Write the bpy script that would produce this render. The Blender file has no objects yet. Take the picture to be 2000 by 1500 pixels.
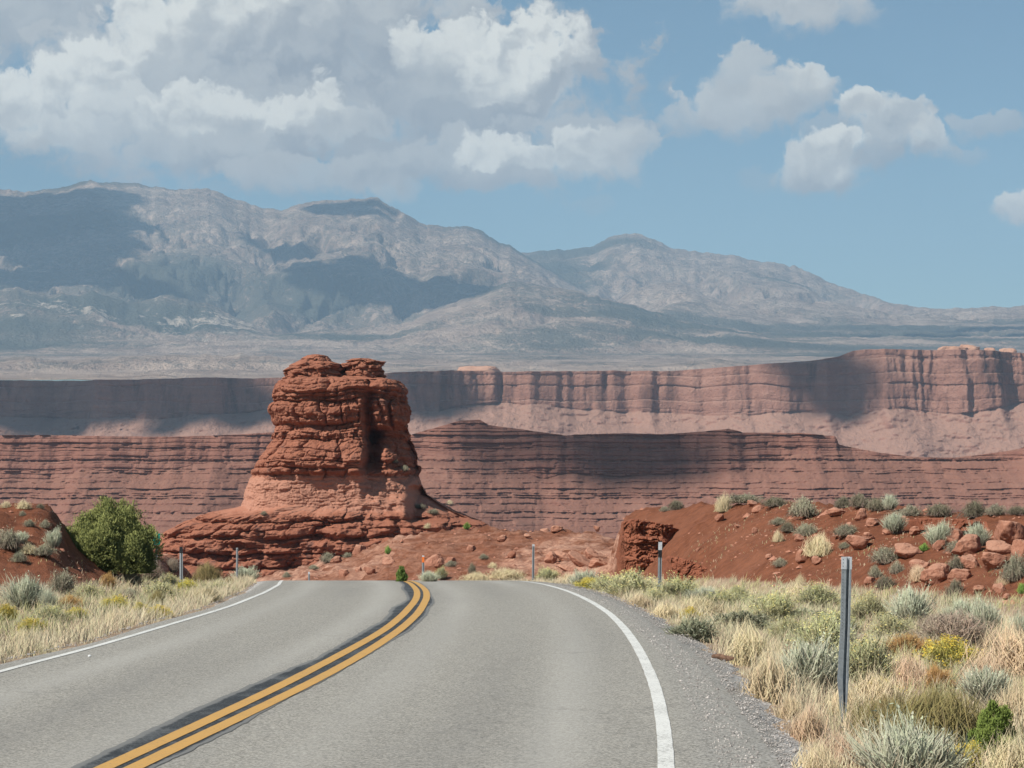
import bpy, math, random
import numpy as np
from mathutils import Vector, Matrix

# ------------------------------------------------------------------ camera, sky, sun
SC = bpy.context.scene
COL = SC.collection
F = 4500.0                       # focal length in pixels of a 2000 px wide frame
PITCH = math.atan(190.0 / F)     # the horizon lies 190 px under the middle of the frame
CT, ST = math.cos(PITCH), math.sin(PITCH)

cam_data = bpy.data.cameras.new('camera')
cam_data.sensor_width = 36.0
cam_data.lens = 36.0 * F / 2000.0
cam_data.clip_start = 0.5
cam_data.clip_end = 60000.0
cam = bpy.data.objects.new('camera', cam_data)
COL.objects.link(cam)
cam.location = (0, 0, 0)
cam.rotation_euler = (math.pi / 2 + PITCH, 0, 0)
SC.camera = cam

SUN = Vector((-0.58, -0.42, 0.70)).normalized()     # direction towards the sun: high on the left, a little behind
SUN_EL = math.asin(SUN.z)
SUN_AZ = math.atan2(SUN.x, SUN.y)                  # clockwise from +Y
sd = bpy.data.lights.new('sun', 'SUN')
sd.energy = 4.3
sd.angle = math.radians(0.53)
sd.color = (1.0, 0.955, 0.88)
sun = bpy.data.objects.new('sun', sd)
COL.objects.link(sun)
sun.rotation_euler = SUN.to_track_quat('Z', 'Y').to_euler()

SC.view_settings.view_transform = 'Standard'
SC.view_settings.look = 'None'
SC.view_settings.gamma = 1.0
SC.view_settings.exposure = 0.5
SC.cycles.use_denoising = True
SC.cycles.max_bounces = 6
SC.cycles.diffuse_bounces = 3
SC.cycles.transparent_max_bounces = 8
SC.cycles.volume_bounces = 1
SC.cycles.sample_clamp_indirect = 4.0

SKY_STRENGTH = 0.062


class NT:
    """small helper for building node trees"""
    def __init__(self, tree):
        self.t = tree
        self.n = tree.nodes
        self.n.clear()

    def node(self, kind, **kw):
        nd = self.n.new(kind)
        for k, v in kw.items():
            setattr(nd, k, v)
        return nd

    def put(self, sock, v):
        if v is None:
            return
        if hasattr(v, 'is_output'):
            self.t.links.new(v, sock)
        elif isinstance(v, (tuple, list)):
            if sock.type == 'RGBA' and len(v) == 3:
                v = tuple(v) + (1.0,)
            sock.default_value = v
        else:
            if sock.type in ('VECTOR',):
                v = (v, v, v)
            sock.default_value = v

    def math(self, op, a, b=None, c=None, clamp=False):
        nd = self.node('ShaderNodeMath', operation=op, use_clamp=clamp)
        for s, v in zip(nd.inputs, (a, b, c)):
            self.put(s, v)
        return nd.outputs[0]

    def vmath(self, op, a, b=None, scale=None):
        nd = self.node('ShaderNodeVectorMath', operation=op)
        self.put(nd.inputs[0], a)
        if b is not None:
            self.put(nd.inputs[1], b)
        if scale is not None:
            self.put(nd.inputs['Scale'], scale)
        return nd.outputs['Value'] if op in ('LENGTH', 'DOT_PRODUCT', 'DISTANCE') else nd.outputs[0]

    def noise(self, vec, scale, detail=4, rough=0.55, dist=0.0, out='Fac', dims='3D', lac=2.0):
        nd = self.node('ShaderNodeTexNoise', noise_dimensions=dims)
        self.put(nd.inputs['Vector'], vec)
        nd.inputs['Scale'].default_value = scale
        nd.inputs['Detail'].default_value = detail
        nd.inputs['Roughness'].default_value = rough
        nd.inputs['Lacunarity'].default_value = lac
        nd.inputs['Distortion'].default_value = dist
        return nd.outputs[out]

    def voronoi(self, vec, scale, feature='F1', out='Distance', rnd=1.0):
        nd = self.node('ShaderNodeTexVoronoi', feature=feature)
        self.put(nd.inputs['Vector'], vec)
        nd.inputs['Scale'].default_value = scale
        nd.inputs['Randomness'].default_value = rnd
        return nd.outputs[out]

    def ramp(self, v, lo, hi, a=0.0, b=1.0, smooth=True):
        nd = self.node('ShaderNodeMapRange', interpolation_type='SMOOTHSTEP' if smooth else 'LINEAR')
        self.put(nd.inputs['Value'], v)
        for k, x in (('From Min', lo), ('From Max', hi), ('To Min', a), ('To Max', b)):
            self.put(nd.inputs[k], x)
        return nd.outputs[0]

    def mix(self, f, a, b, blend='MIX'):
        nd = self.node('ShaderNodeMix', data_type='RGBA', blend_type=blend)
        self.put(nd.inputs[0], f)
        self.put(nd.inputs[6], a)
        self.put(nd.inputs[7], b)
        return nd.outputs[2]

    def xyz(self, v):
        nd = self.node('ShaderNodeSeparateXYZ')
        self.put(nd.inputs[0], v)
        return nd.outputs

    def comb(self, x, y, z):
        nd = self.node('ShaderNodeCombineXYZ')
        for s, v in zip(nd.inputs, (x, y, z)):
            self.put(s, v)
        return nd.outputs[0]


# ---- world: Nishita sky with cumulus clouds that live in the direction of view of the sky itself
world = bpy.data.worlds.new('World')
SC.world = world
world.use_nodes = True
W = NT(world.node_tree)
sky = W.node('ShaderNodeTexSky', sky_type='NISHITA', sun_disc=False)
sky.sun_elevation = SUN_EL
sky.sun_rotation = SUN_AZ
sky.altitude = 1200
sky.air_density = 1.0
sky.dust_density = 0.4
sky.ozone_density = 1.8
gen = W.node('ShaderNodeTexCoord').outputs['Generated']
dx, dy, dz = W.xyz(gen)
cy_ = W.math('ADD', W.math('MULTIPLY', dy, CT), W.math('MULTIPLY', dz, ST))
cz_ = W.math('SUBTRACT', W.math('MULTIPLY', dz, CT), W.math('MULTIPLY', dy, ST))
cyp = W.math('MAXIMUM', cy_, 0.05)
# azimuth and height of the direction, in hundreds of photo pixels
sx_ = W.math('MULTIPLY_ADD', W.math('DIVIDE', dx, cyp), F / 100.0, 10.0)
sy_ = W.math('MULTIPLY_ADD', W.math('DIVIDE', cz_, cyp), -F / 100.0, 7.5)
sp = W.comb(sx_, sy_, 0.0)
w1 = W.vmath('SUBTRACT', W.noise(sp, 0.9, 3, 0.5, out='Color', dims='2D'), (0.5, 0.5, 0.5))
w2 = W.vmath('SUBTRACT', W.noise(sp, 3.2, 5, 0.62, out='Color', dims='2D'), (0.5, 0.5, 0.5))
spw = W.vmath('ADD', sp, W.vmath('ADD', W.vmath('SCALE', w1, scale=0.5), W.vmath('SCALE', w2, scale=0.30)))
spw = W.vmath('MULTIPLY', spw, (1, 1, 0))
nz = W.noise(spw, 1.35, 9, 0.58, dims='2D')
nzc = W.math('SUBTRACT', nz, 0.5)
# billowed noise lit from the upper left: the difference of two offset samples
nb = W.noise(W.vmath('ADD', spw, (0.14, 0.26, 0.0)), 1.35, 4, 0.5, dims='2D')
na = W.noise(spw, 1.35, 4, 0.5, dims='2D')
billow = W.math('SUBTRACT', nb, na)
# (cx, cy, rx, ry, bright 0..1, base 0..1, opacity, bottom softness)
PUFFS = [
    (40, 30, 260, 190, .42, .22, .92, .9), (300, 40, 160, 130, .25, .12, .35, 1.0),
    (420, 200, 560, 190, .42, .25, 1.0, .5), (880, 190, 400, 190, .36, .20, 1.0, .8),
    (560, 10, 400, 165, .80, .10, 1.0, .7), (300, 70, 110, 95, 1.0, .45, .95, .7),
    (420, 45, 130, 70, .95, .35, .8, 1.0), (740, 40, 190, 100, .45, .15, .9, .9), (700, 110, 220, 80, .30, .08, .85, 1.0),
    (880, 20, 70, 60, .5, .3, .7, 1.0),
    (840, 110, 75, 75, .95, .35, .9, .9), (925, 115, 70, 70, .9, .35, .9, .9),
    (1030, 145, 135, 118, 1.05, .22, 1.0, .6), (965, 190, 80, 62, .85, .25, .85, .9),
    (920, 270, 230, 70, .22, .05, .85, 1.0),
    (180, 160, 105, 90, 1.05, .45, .97, .8), (40, 210, 130, 100, 1.0, .45, .97, .7), (240, 230, 150, 75, .8, .35, .8, 1.0),
    (110, 270, 150, 42, .75, .35, .85, .6),
    (430, 250, 190, 88, .95, .30, .95, .8), (590, 250, 130, 85, 1.0, .30, .9, .8), (690, 270, 120, 60, .6, .2, .7, 1.0),
    (460, 300, 260, 45, .45, .15, .9, .7), (760, 310, 210, 55, .25, .08, .9, .8),
    (620, 345, 230, 42, .50, .30, .8, .9), (780, 372, 60, 30, .55, .4, .5, 1.0),
    (880, 318, 170, 62, .42, .20, .95, .8), (1120, 270, 150, 50, .40, .2, .8, .9), (1010, 322, 140, 58, .92, .30, .97, .6), (1140, 312, 110, 60, .85, .32, .95, .6), (1215, 305, 70, 52, .62, .3, .8, .8), (1000, 350, 130, 25, .3, .2, .8, .7),
    (1560, 8, 150, 62, .72, .30, .95, .6), (1650, 30, 90, 30, .45, .3, .6, 1.0),
    (1440, 222, 130, 62, .62, .28, .92, .6), (1450, 150, 68, 60, .62, .35, .9, .9), (1545, 200, 90, 70, .6, .25, .9, .8),
    (1580, 165, 62, 40, .8, .4, .9, .9), (1345, 240, 70, 40, .45, .3, .55, 1.0),
    (1740, 250, 110, 65, .75, .12, .92, .7), (1690, 205, 50, 34, .95, .4, .9, .9), (1815, 270, 62, 50, .75, .25, .85, .7), (1620, 260, 70, 40, .35, .2, .55, 1.0),
    (1610, 335, 108, 62, .75, .22, .97, .6), (1645, 285, 56, 42, 1.08, .4, .97, .9), (1700, 310, 70, 45, .35, .15, .75, .9), (1560, 330, 55, 35, .7, .3, .8, .9),
    (1925, 250, 90, 30, .42, .25, .65, 1.0), (1890, 300, 40, 22, .38, .25, .35, 1.0),
    (1995, 405, 52, 40, .8, .4, .95, .7), (1490, 350, 50, 30, .3, .25, .25, 1.0), (1150, 405, 50, 22, .3, .25, .22, 1.0),
]
lp = W.node('ShaderNodeVectorMath', operation='MULTIPLY')
W.put(lp.inputs[0], sky.outputs[0])
lp.inputs[1].default_value = (0.82, 0.95, 0.90)
acc = lp.outputs[0]
CLOUD_LIT = (9.9, 9.75, 8.9)
CLOUD_MID = (6.2, 6.25, 6.1)
CLOUD_DARK = (3.5, 3.7, 4.05)
def puff_layers(base, puffs):
    acc = base
    for (cx, cyy, rx, ry, bt, bb, op, soft) in puffs:
        loc = W.vmath('MULTIPLY', W.vmath('SUBTRACT', spw, (cx / 100, cyy / 100, 0)), (100 / rx, 100 / ry, 0))
        r = W.vmath('LENGTH', loc)
        lx, ly, _ = W.xyz(loc)
        d = W.math('MULTIPLY_ADD', nzc, 1.7, W.math('SUBTRACT', 1.06, r))
        softn = W.ramp(ly, -0.6, 0.8, 0.24, 0.36 + 0.75 * soft, smooth=False)
        a = W.math('MULTIPLY', W.ramp(d, -0.02, softn), op)
        sh = W.math('MULTIPLY_ADD', lx, 0.22, W.math('MULTIPLY', ly, 0.78))
        sh = W.math('MULTIPLY_ADD', billow, -2.0, sh)
        br = W.ramp(sh, -0.75, 0.75, bt, bb)
        c = W.mix(W.ramp(br, 0.05, 0.5), CLOUD_DARK, W.mix(W.ramp(br, 0.45, 1.0), CLOUD_MID, CLOUD_LIT))
        acc = W.mix(a, acc, c)
    return acc


def backdrop(col):
    bg = W.node('ShaderNodeBackground')
    W.put(bg.inputs['Color'], col)
    bg.inputs['Strength'].default_value = SKY_STRENGTH
    return bg.outputs[0]


def mix_sh(f, a, b):
    mx = W.node('ShaderNodeMixShader')
    for s_, v_ in zip(mx.inputs, (f, a, b)):
        W.t.links.new(v_, s_)
    return mx.outputs[0]


# the cloud field is split into three sectors of azimuth so that each ray works through few puffs
cuts = (-1e9, 640.0, 1275.0, 1e9)
sect = [backdrop(puff_layers(acc, [p for p in PUFFS if p[0] + p[2] * 1.35 + 90 > cuts[k] and p[0] - p[2] * 1.35 - 90 < cuts[k + 1]])) for k in range(3)]
clouds = mix_sh(W.math('GREATER_THAN', sx_, 6.4), sect[0], mix_sh(W.math('GREATER_THAN', sx_, 12.75), sect[1], sect[2]))
in_field = W.math('MULTIPLY', W.math('GREATER_THAN', cy_, 0.6),
                  W.math('MULTIPLY', W.math('LESS_THAN', W.math('ABSOLUTE', W.math('SUBTRACT', sx_, 10.0)), 18.0),
                         W.math('LESS_THAN', W.math('ABSOLUTE', sy_), 7.0)))
sky_out = mix_sh(in_field, backdrop(acc), clouds)
wo = W.node('ShaderNodeOutputWorld')
world.node_tree.links.new(sky_out, wo.inputs['Surface'])

# ------------------------------------------------------------------ noise
_r = np.random.RandomState(7)
PERM = np.concatenate([_r.permutation(256)] * 3)
_g = _r.normal(size=(256, 3))
GRAD = (_g / np.linalg.norm(_g, axis=1)[:, None]).astype(np.float32)


def perlin(x, y, z):
    x, y, z = np.broadcast_arrays(np.asarray(x, float), np.asarray(y, float), np.asarray(z, float))
    shp = x.shape
    x, y, z = x.ravel(), y.ravel(), z.ravel()
    xi, yi, zi = np.floor(x), np.floor(y), np.floor(z)
    xf, yf, zf = (x - xi).astype(np.float32), (y - yi).astype(np.float32), (z - zi).astype(np.float32)
    X, Y, Z = xi.astype(np.int64) & 255, yi.astype(np.int64) & 255, zi.astype(np.int64) & 255
    fade = lambda t: t * t * t * (t * (t * 6 - 15) + 10)
    u, v, w = fade(xf), fade(yf), fade(zf)
    out = 0
    for i in (0, 1):
        A = PERM[X + i]
        for j in (0, 1):
            B = PERM[A + ((Y + j) & 255)]
            for k in (0, 1):
                g = GRAD[PERM[B + ((Z + k) & 255)]]
                d = g[:, 0] * (xf - i) + g[:, 1] * (yf - j) + g[:, 2] * (zf - k)
                out = out + d * (u if i else 1 - u) * (v if j else 1 - v) * (w if k else 1 - w)
    return (out * 1.5).reshape(shp)


def fbm(x, y, z=0.0, octv=4, gain=0.5, ridged=False):
    s, a, f = 0, 1.0, 1.0
    for o in range(octv):
        n = perlin(np.asarray(x) * f + 17.3 * o, np.asarray(y) * f - 5.1 * o, np.asarray(z) * f + 2.7 * o)
        if ridged:
            n = 1 - 2 * np.abs(n)
        s = s + a * n
        a *= gain
        f *= 2.03
    return s


def sstep(a, b, x):
    t = np.clip((np.asarray(x, float) - a) / (b - a), 0, 1)
    return t * t * (3 - 2 * t)


def masonry(s, z, seed, zmin, zmax, th, asp):
    """bedded, jointed rock: layer offset (-1..1), block value (0..1), rounded-edge profile (0..1), layer thickness"""
    rg = np.random.RandomState(seed)
    b = [zmin]
    while b[-1] < zmax:
        b.append(b[-1] + (rg.uniform(*th) if rg.rand() > 0.3 else rg.uniform(th[0], th[0] * 1.6) * 0.6))
    b = np.array(b)
    n = len(b) - 1
    lo = rg.uniform(-1, 1, n)
    wd = np.diff(b) * rg.uniform(asp[0], asp[1], n)
    ph = rg.uniform(0, 100, n)
    i = np.clip(np.searchsorted(b, z) - 1, 0, n - 1)
    t = np.clip((z - b[i]) / (b[i + 1] - b[i]), 0, 1)
    q = s / wd[i] + ph[i]
    k = np.floor(q)
    fr = q - k
    h = np.sin(i * 127.1 + k * 311.7 + seed * 3.7) * 43758.5453
    h = h - np.floor(h)
    edge = (1 - np.abs(2 * t - 1) ** 5.0) * (1 - np.abs(2 * fr - 1) ** 12.0)
    return lo[i], h, edge, np.diff(b)[i]


# ------------------------------------------------------------------ geometry helpers
def ray(px, py):
    u = (np.asarray(px, float) - 1000) / F
    w = (750 - np.asarray(py, float)) / F
    yy = CT - w * ST
    return u / yy, (ST + w * CT) / yy            # x/y and z/y


def P(px, py, d):
    a, b = ray(px, py)
    return Vector((float(a) * d, d, float(b) * d))


def zat(py, d):
    return ray(1000, py)[1] * d


def tag(o, label=None, cat=None, group=None, kind=None):
    if label:
        o['label'] = label
    if cat:
        o['category'] = cat
    if group:
        o['group'] = group
    if kind:
        o['kind'] = kind
    return o


def link(name, me, mat=None, parent=None):
    o = bpy.data.objects.new(name, me)
    COL.objects.link(o)
    if mat is not None and len(me.materials) == 0:
        me.materials.append(mat)
    if parent is not None:
        o.parent = parent
    return o


def mesh_np(name, V, FQ, mat=None, smooth=True, attrs=None):
    """V (n,3); FQ (m,k) faces all of k corners"""
    me = bpy.data.meshes.new(name)
    V = np.ascontiguousarray(V, np.float32)
    FQ = np.ascontiguousarray(FQ, np.int32)
    k = FQ.shape[1]
    me.vertices.add(len(V))
    me.vertices.foreach_set('co', V.ravel())
    me.loops.add(FQ.size)
    me.loops.foreach_set('vertex_index', FQ.ravel())
    me.polygons.add(len(FQ))
    me.polygons.foreach_set('loop_start', np.arange(0, FQ.size, k, dtype=np.int32))
    me.polygons.foreach_set('loop_total', np.full(len(FQ), k, np.int32))
    me.polygons.foreach_set('use_smooth', np.full(len(FQ), smooth))
    if attrs:
        for an, arr in attrs.items():
            if arr.ndim == 1:
                at = me.attributes.new(an, 'FLOAT', 'POINT')
                at.data.foreach_set('value', np.ascontiguousarray(arr, np.float32))
            else:
                at = me.attributes.new(an, 'FLOAT_COLOR', 'POINT')
                c4 = np.ones((len(arr), 4), np.float32)
                c4[:, :3] = arr
                at.data.foreach_set('color', c4.ravel())
    me.update(calc_edges=True)
    me.validate()
    if mat is not None:
        me.materials.append(mat)
    return me


def grid_faces(m, n, wrap=False):
    i = np.arange(m - 1)[:, None]
    j = np.arange(n if wrap else n - 1)[None, :]
    j2 = (j + 1) % n
    return np.stack([i * n + j, i * n + j2, (i + 1) * n + j2, (i + 1) * n + j], -1).reshape(-1, 4)


def grid_mesh(name, X, Y, Z, mat, wrap=False, flip=False, attrs=None, smooth=True):
    m, n = X.shape
    Fq = grid_faces(m, n, wrap)
    if flip:
        Fq = Fq[:, ::-1]
    V = np.stack([X, Y, Z], -1).reshape(-1, 3)
    if attrs:
        attrs = {k: v.reshape(-1) for k, v in attrs.items()}
    return mesh_np(name, V, Fq, mat, smooth, attrs)


# ------------------------------------------------------------------ materials
def new_mat(name):
    m = bpy.data.materials.new(name)
    m.use_nodes = True
    return m, NT(m.node_tree)


def finish(m, T, color, rough=0.9, bump=None, bdist=0.02, bstr=0.6, spec=0.25, transl=None):
    p = T.node('ShaderNodeBsdfPrincipled')
    T.put(p.inputs['Base Color'], color)
    T.put(p.inputs['Roughness'], rough)
    p.inputs['Specular IOR Level'].default_value = spec
    if bump is not None:
        b = T.node('ShaderNodeBump')
        b.inputs['Distance'].default_value = bdist
        T.put(b.inputs['Strength'], bstr)
        T.put(b.inputs['Height'], bump)
        T.t.links.new(b.outputs[0], p.inputs['Normal'])
    out = T.node('ShaderNodeOutputMaterial')
    if transl is not None:
        tr = T.node('ShaderNodeBsdfTranslucent')
        T.put(tr.inputs['Color'], color)
        mx = T.node('ShaderNodeMixShader')
        mx.inputs[0].default_value = transl
        T.t.links.new(p.outputs[0], mx.inputs[1])
        T.t.links.new(tr.outputs[0], mx.inputs[2])
        T.t.links.new(mx.outputs[0], out.inputs['Surface'])
    else:
        T.t.links.new(p.outputs[0], out.inputs['Surface'])
    return m


def simple(name, col, rough=0.6, metal=0.0, var=0.12, scale=20):
    m, T = new_mat(name)
    pos = T.node('ShaderNodeTexCoord').outputs['Object']
    n = T.noise(pos, scale, 4)
    c = T.mix(T.ramp(n, 0.3, 0.7), tuple(x * (1 - var) for x in col), tuple(min(1, x * (1 + var)) for x in col))
    finish(m, T, c, rough, n, 0.002, 0.3)
    m.node_tree.nodes['Principled BSDF'].inputs['Metallic'].default_value = metal
    return m


def rock_mat(name, dark, mid, light, unit, dust=None, dust_amt=0.6, varnish=0.0, bump=0.6, objspace=False, band=None, strata=1.0, streak=0.0):
    """unit = size in metres of the middling rock pattern"""
    m, T = new_mat(name)
    geo = T.node('ShaderNodeNewGeometry')
    pos = T.node('ShaderNodeTexCoord').outputs['Object'] if objspace else geo.outputs['Position']
    flat = T.vmath('MULTIPLY', pos, (0.22, 0.22, 2.2))
    n1 = T.noise(flat, 0.8 / unit, 6, 0.6, 0.4)
    n2 = T.noise(pos, 0.9 / unit, 8, 0.62)
    n3 = T.noise(pos, 6.0 / unit, 6, 0.65)
    v = T.math('ADD', T.math('MULTIPLY', n1, 0.55 * strata), T.math('ADD', T.math('MULTIPLY', n2, 0.5), T.math('MULTIPLY', n3, 0.25)))
    lo = 0.38 + 0.275 * (strata - 1)
    c = T.mix(T.ramp(v, lo, lo + 0.27), dark, mid)
    c = T.mix(T.ramp(v, lo + 0.24, lo + 0.50), c, light)
    if streak > 0:
        st = T.noise(T.vmath('MULTIPLY', pos, (1.0, 1.0, 0.14)), 0.5 / unit, 5, 0.6)
        c = T.mix(T.math('MULTIPLY', T.ramp(st, 0.50, 0.68), streak), c, tuple(x * 0.42 for x in dark))
    if varnish > 0:
        vn = T.noise(T.vmath('MULTIPLY', pos, (1, 1, 0.7)), 0.45 / unit, 3, 0.5)
        c = T.mix(T.math('MULTIPLY', T.ramp(vn, 0.62, 0.68), varnish), c, (0.10, 0.075, 0.072))
    if band is not None:
        z0, z1, bc, s = band
        zz = T.xyz(pos)[2]
        zz = T.math('MULTIPLY_ADD', T.math('SUBTRACT', n2, 0.5), s * 2.2, zz)
        bm = T.math('MULTIPLY', T.ramp(zz, z0 - s * .35, z0 + s * .35), T.ramp(zz, z1 + s * 0.1, z1 - s * 0.1))
        c = T.mix(T.math('MULTIPLY', bm, T.ramp(n3, 0.25, 0.6, 0.75, 1.0)), c, bc)
    bs = bump
    if band is not None:
        bs = T.math('MULTIPLY_ADD', bm, -0.5 * bump, bump)
    if dust is not None:
        up = T.ramp(T.xyz(geo.outputs['Normal'])[2], 0.45, 0.85)
        c = T.mix(T.math('MULTIPLY', up, dust_amt), c, dust)
    c = T.mix(T.ramp(T.noise(pos, 22 / unit, 3, 0.6), 0.3, 0.7, 0.86, 1.1), (0, 0, 0), c)
    bh = T.math('ADD', T.math('MULTIPLY', n3, 1.0), T.math('ADD', T.math('MULTIPLY', n2, 1.2), T.math('MULTIPLY', n1, 0.8)))
    return finish(m, T, c, 0.95, bh, unit * 0.35, bs, 0.1)


M = {}
RED = (0.270, 0.080, 0.040)
M['butte'] = rock_mat('red_sandstone', (0.180, 0.070, 0.044), (0.300, 0.123, 0.079), (0.41, 0.185, 0.122), 1.1,
                      dust=(0.37, 0.145, 0.085), dust_amt=0.5, varnish=0.5, bump=0.55,
                      band=(zat(1003, 214), zat(930, 214), (0.425, 0.215, 0.150), 1.0), strata=1.0)
M['outcrop'] = rock_mat('red_ledge_rock', (0.18, 0.062, 0.036), (0.275, 0.098, 0.055), (0.35, 0.138, 0.083), 0.5,
                        dust=(0.31, 0.115, 0.066), dust_amt=0.5, bump=0.6)
M['boulder'] = rock_mat('boulder_sandstone', (0.24, 0.102, 0.064), (0.36, 0.166, 0.108), (0.48, 0.25, 0.172), 0.5,
                        dust=(0.52, 0.285, 0.195), dust_amt=0.6, bump=0.4, objspace=True)
M['near_mesa'] = rock_mat('near_mesa_rock', (0.15, 0.066, 0.050), (0.25, 0.117, 0.086), (0.315, 0.165, 0.122), 7.0,
                          dust=(0.27, 0.140, 0.098), dust_amt=0.5, bump=0.5, strata=1.25)
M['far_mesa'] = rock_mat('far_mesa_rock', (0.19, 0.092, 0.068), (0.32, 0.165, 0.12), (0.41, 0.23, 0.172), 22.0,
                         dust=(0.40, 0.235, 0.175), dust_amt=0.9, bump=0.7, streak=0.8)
M['dome_rock'] = rock_mat('pale_dome_rock', (0.33, 0.17, 0.11), (0.46, 0.26, 0.175), (0.54, 0.34, 0.24), 14.0, bump=0.4)


def mat_ground():
    m, T = new_mat('desert_ground')
    geo = T.node('ShaderNodeNewGeometry')
    pos = geo.outputs['Position']
    at = T.node('ShaderNodeAttribute', attribute_name='verge').outputs['Fac']
    n1 = T.noise(pos, 0.35, 6, 0.6)
    n2 = T.noise(pos, 3.0, 8, 0.65)
    n3 = T.noise(pos, 30.0, 4, 0.6)
    vor = T.voronoi(pos, 14.0)
    red = T.mix(T.ramp(n2, 0.3, 0.7), (0.142, 0.052, 0.0275), (0.235, 0.088, 0.047))
    red = T.mix(T.ramp(n1, 0.45, 0.72, 0, 0.45), red, (0.27, 0.115, 0.068))
    rk = T.node('ShaderNodeAttribute', attribute_name='rocky').outputs['Fac']
    flat = T.vmath('MULTIPLY', pos, (0.5, 0.35, 3.0))
    n4 = T.noise(flat, 0.9, 7, 0.65, 0.6)
    red = T.mix(T.math('MULTIPLY', rk, T.ramp(n4, 0.35, 0.6)), red, T.mix(T.ramp(n2, 0.35, 0.65), (0.33, 0.168, 0.115), (0.56, 0.325, 0.225)))
    peb = T.math('MULTIPLY', T.ramp(vor, 0.22, 0.10), T.ramp(n2, 0.50, 0.62))
    red = T.mix(T.math('MULTIPLY', peb, 0.75), red, (0.33, 0.165, 0.11))
    soil = T.mix(T.ramp(n2, 0.3, 0.7), (0.30, 0.20, 0.135), (0.46, 0.35, 0.235))
    soil = T.mix(T.ramp(n3, 0.45, 0.7, 0, 0.5), soil, (0.36, 0.31, 0.25))
    c = T.mix(T.ramp(T.math('MULTIPLY_ADD', T.math('SUBTRACT', n1, 0.5), 0.8, at), 0.3, 0.7), red, soil)
    bh = T.math('ADD', T.math('MULTIPLY', n2, 1.0), T.math('ADD', T.math('MULTIPLY', n3, 0.25), T.math('MULTIPLY_ADD', T.math('MULTIPLY', rk, n4), 2.0, T.math('MULTIPLY', peb, 0.4))))
    return finish(m, T, c, 0.95, bh, 0.2, 0.7, 0.1)


def mat_road():
    m, T = new_mat('chip_seal_asphalt')
    uvn = T.node('ShaderNodeAttribute', attribute_name='lat').outputs['Fac']      # metres right of the right edge line
    lane = T.node('ShaderNodeAttribute', attribute_name='lane').outputs['Fac']    # 0..1 left line to right line
    geo = T.node('ShaderNodeNewGeometry')
    pos = geo.outputs['Position']
    n1 = T.noise(T.vmath('MULTIPLY', pos, (1.0, 0.07, 1.0)), 0.6, 4, 0.5)
    n2 = T.noise(pos, 8.0, 5, 0.7)
    n3 = T.noise(pos, 55.0, 3, 0.75)
    v = T.voronoi(pos, 70.0, out='Color')
    vx = T.xyz(v)[0]
    g = T.math('ADD', T.math('MULTIPLY', n3, 0.7), T.math('MULTIPLY', vx, 0.5))
    c = T.mix(T.ramp(g, 0.36, 0.80), (0.17, 0.158, 0.134), (0.42, 0.392, 0.335))
    c = T.mix(T.ramp(n2, 0.35, 0.75, 0, 0.30), c, (0.30, 0.29, 0.265))
    # worn wheel paths
    def band(cn, w):
        return T.ramp(T.math('ABSOLUTE', T.math('SUBTRACT', lane, cn)), w, 0.0)
    wp = T.math('ADD', T.math('ADD', band(.12, .07), band(.39, .07)), T.math('ADD', band(.62, .07), band(.88, .07)))
    c = T.mix(T.math('MULTIPLY', T.math('MINIMUM', wp, 1.0), T.ramp(n1, 0.3, 0.7, 0.15, 0.5)), c, (0.43, 0.41, 0.365))
    mid = T.math('ADD', band(.26, .09), band(.75, .09))
    c = T.mix(T.math('MULTIPLY', mid, T.ramp(n1, 0.35, 0.7, 0.05, 0.30)), c, (0.13, 0.125, 0.118))
    big = T.noise(T.vmath('MULTIPLY', pos, (1.0, 0.05, 1.0)), 0.8, 5, 0.6)
    c = T.mix(T.ramp(big, 0.42, 0.70, 0.0, 0.20), c, (0.17, 0.163, 0.15))
    crk = T.node('ShaderNodeTexVoronoi', feature='DISTANCE_TO_EDGE')
    T.put(crk.inputs['Vector'], T.vmath('ADD', T.vmath('MULTIPLY', pos, (1.0, 0.45, 1.0)), T.vmath('SCALE', T.noise(pos, 1.6, 4, 0.6, out='Color'), scale=0.9)))
    crk.inputs['Scale'].default_value = 0.30
    ck = T.math('MULTIPLY', T.ramp(crk.outputs[0], 0.006, 0.001), T.ramp(n1, 0.42, 0.6, 0.0, 0.25))
    c = T.mix(ck, c, (0.07, 0.068, 0.064))
    # darker shoulder that breaks up into gravel
    sh = T.ramp(uvn, 0.05, 0.35)
    c = T.mix(T.math('MULTIPLY', sh, 0.35), c, T.mix(T.ramp(g, 0.35, 0.8), (0.09, 0.085, 0.08), (0.34, 0.325, 0.30)))
    gr = T.ramp(T.math('MULTIPLY_ADD', T.math('SUBTRACT', n2, 0.5), 0.9, uvn), 0.65, 1.05)
    gv = T.voronoi(pos, 34.0, out='Color')
    c = T.mix(gr, c, T.mix(T.ramp(T.xyz(gv)[1], 0.1, 0.9), (0.20, 0.185, 0.175), (0.60, 0.565, 0.525)))
    finish(m, T, c, 0.85, T.math('ADD', g, T.math('MULTIPLY', gr, vx)), 0.012, 0.5, 0.25)
    return m


def mat_paint(name, c1, worn, amount):
    m, T = new_mat(name)
    pos = T.node('ShaderNodeNewGeometry').outputs['Position']
    n = T.noise(pos, 45.0, 4, 0.75)
    n2 = T.noise(pos, 2.0, 4, 0.6)
    k = T.ramp(T.math('MULTIPLY_ADD', n2, 0.25, n), amount, amount + 0.16)
    c = T.mix(k, c1, worn)
    c = T.mix(T.ramp(n2, 0.3, 0.7, 0, 0.15), c, tuple(x * 0.8 for x in c1))
    return finish(m, T, c, 0.7, n, 0.006, 0.4, 0.3)


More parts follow.
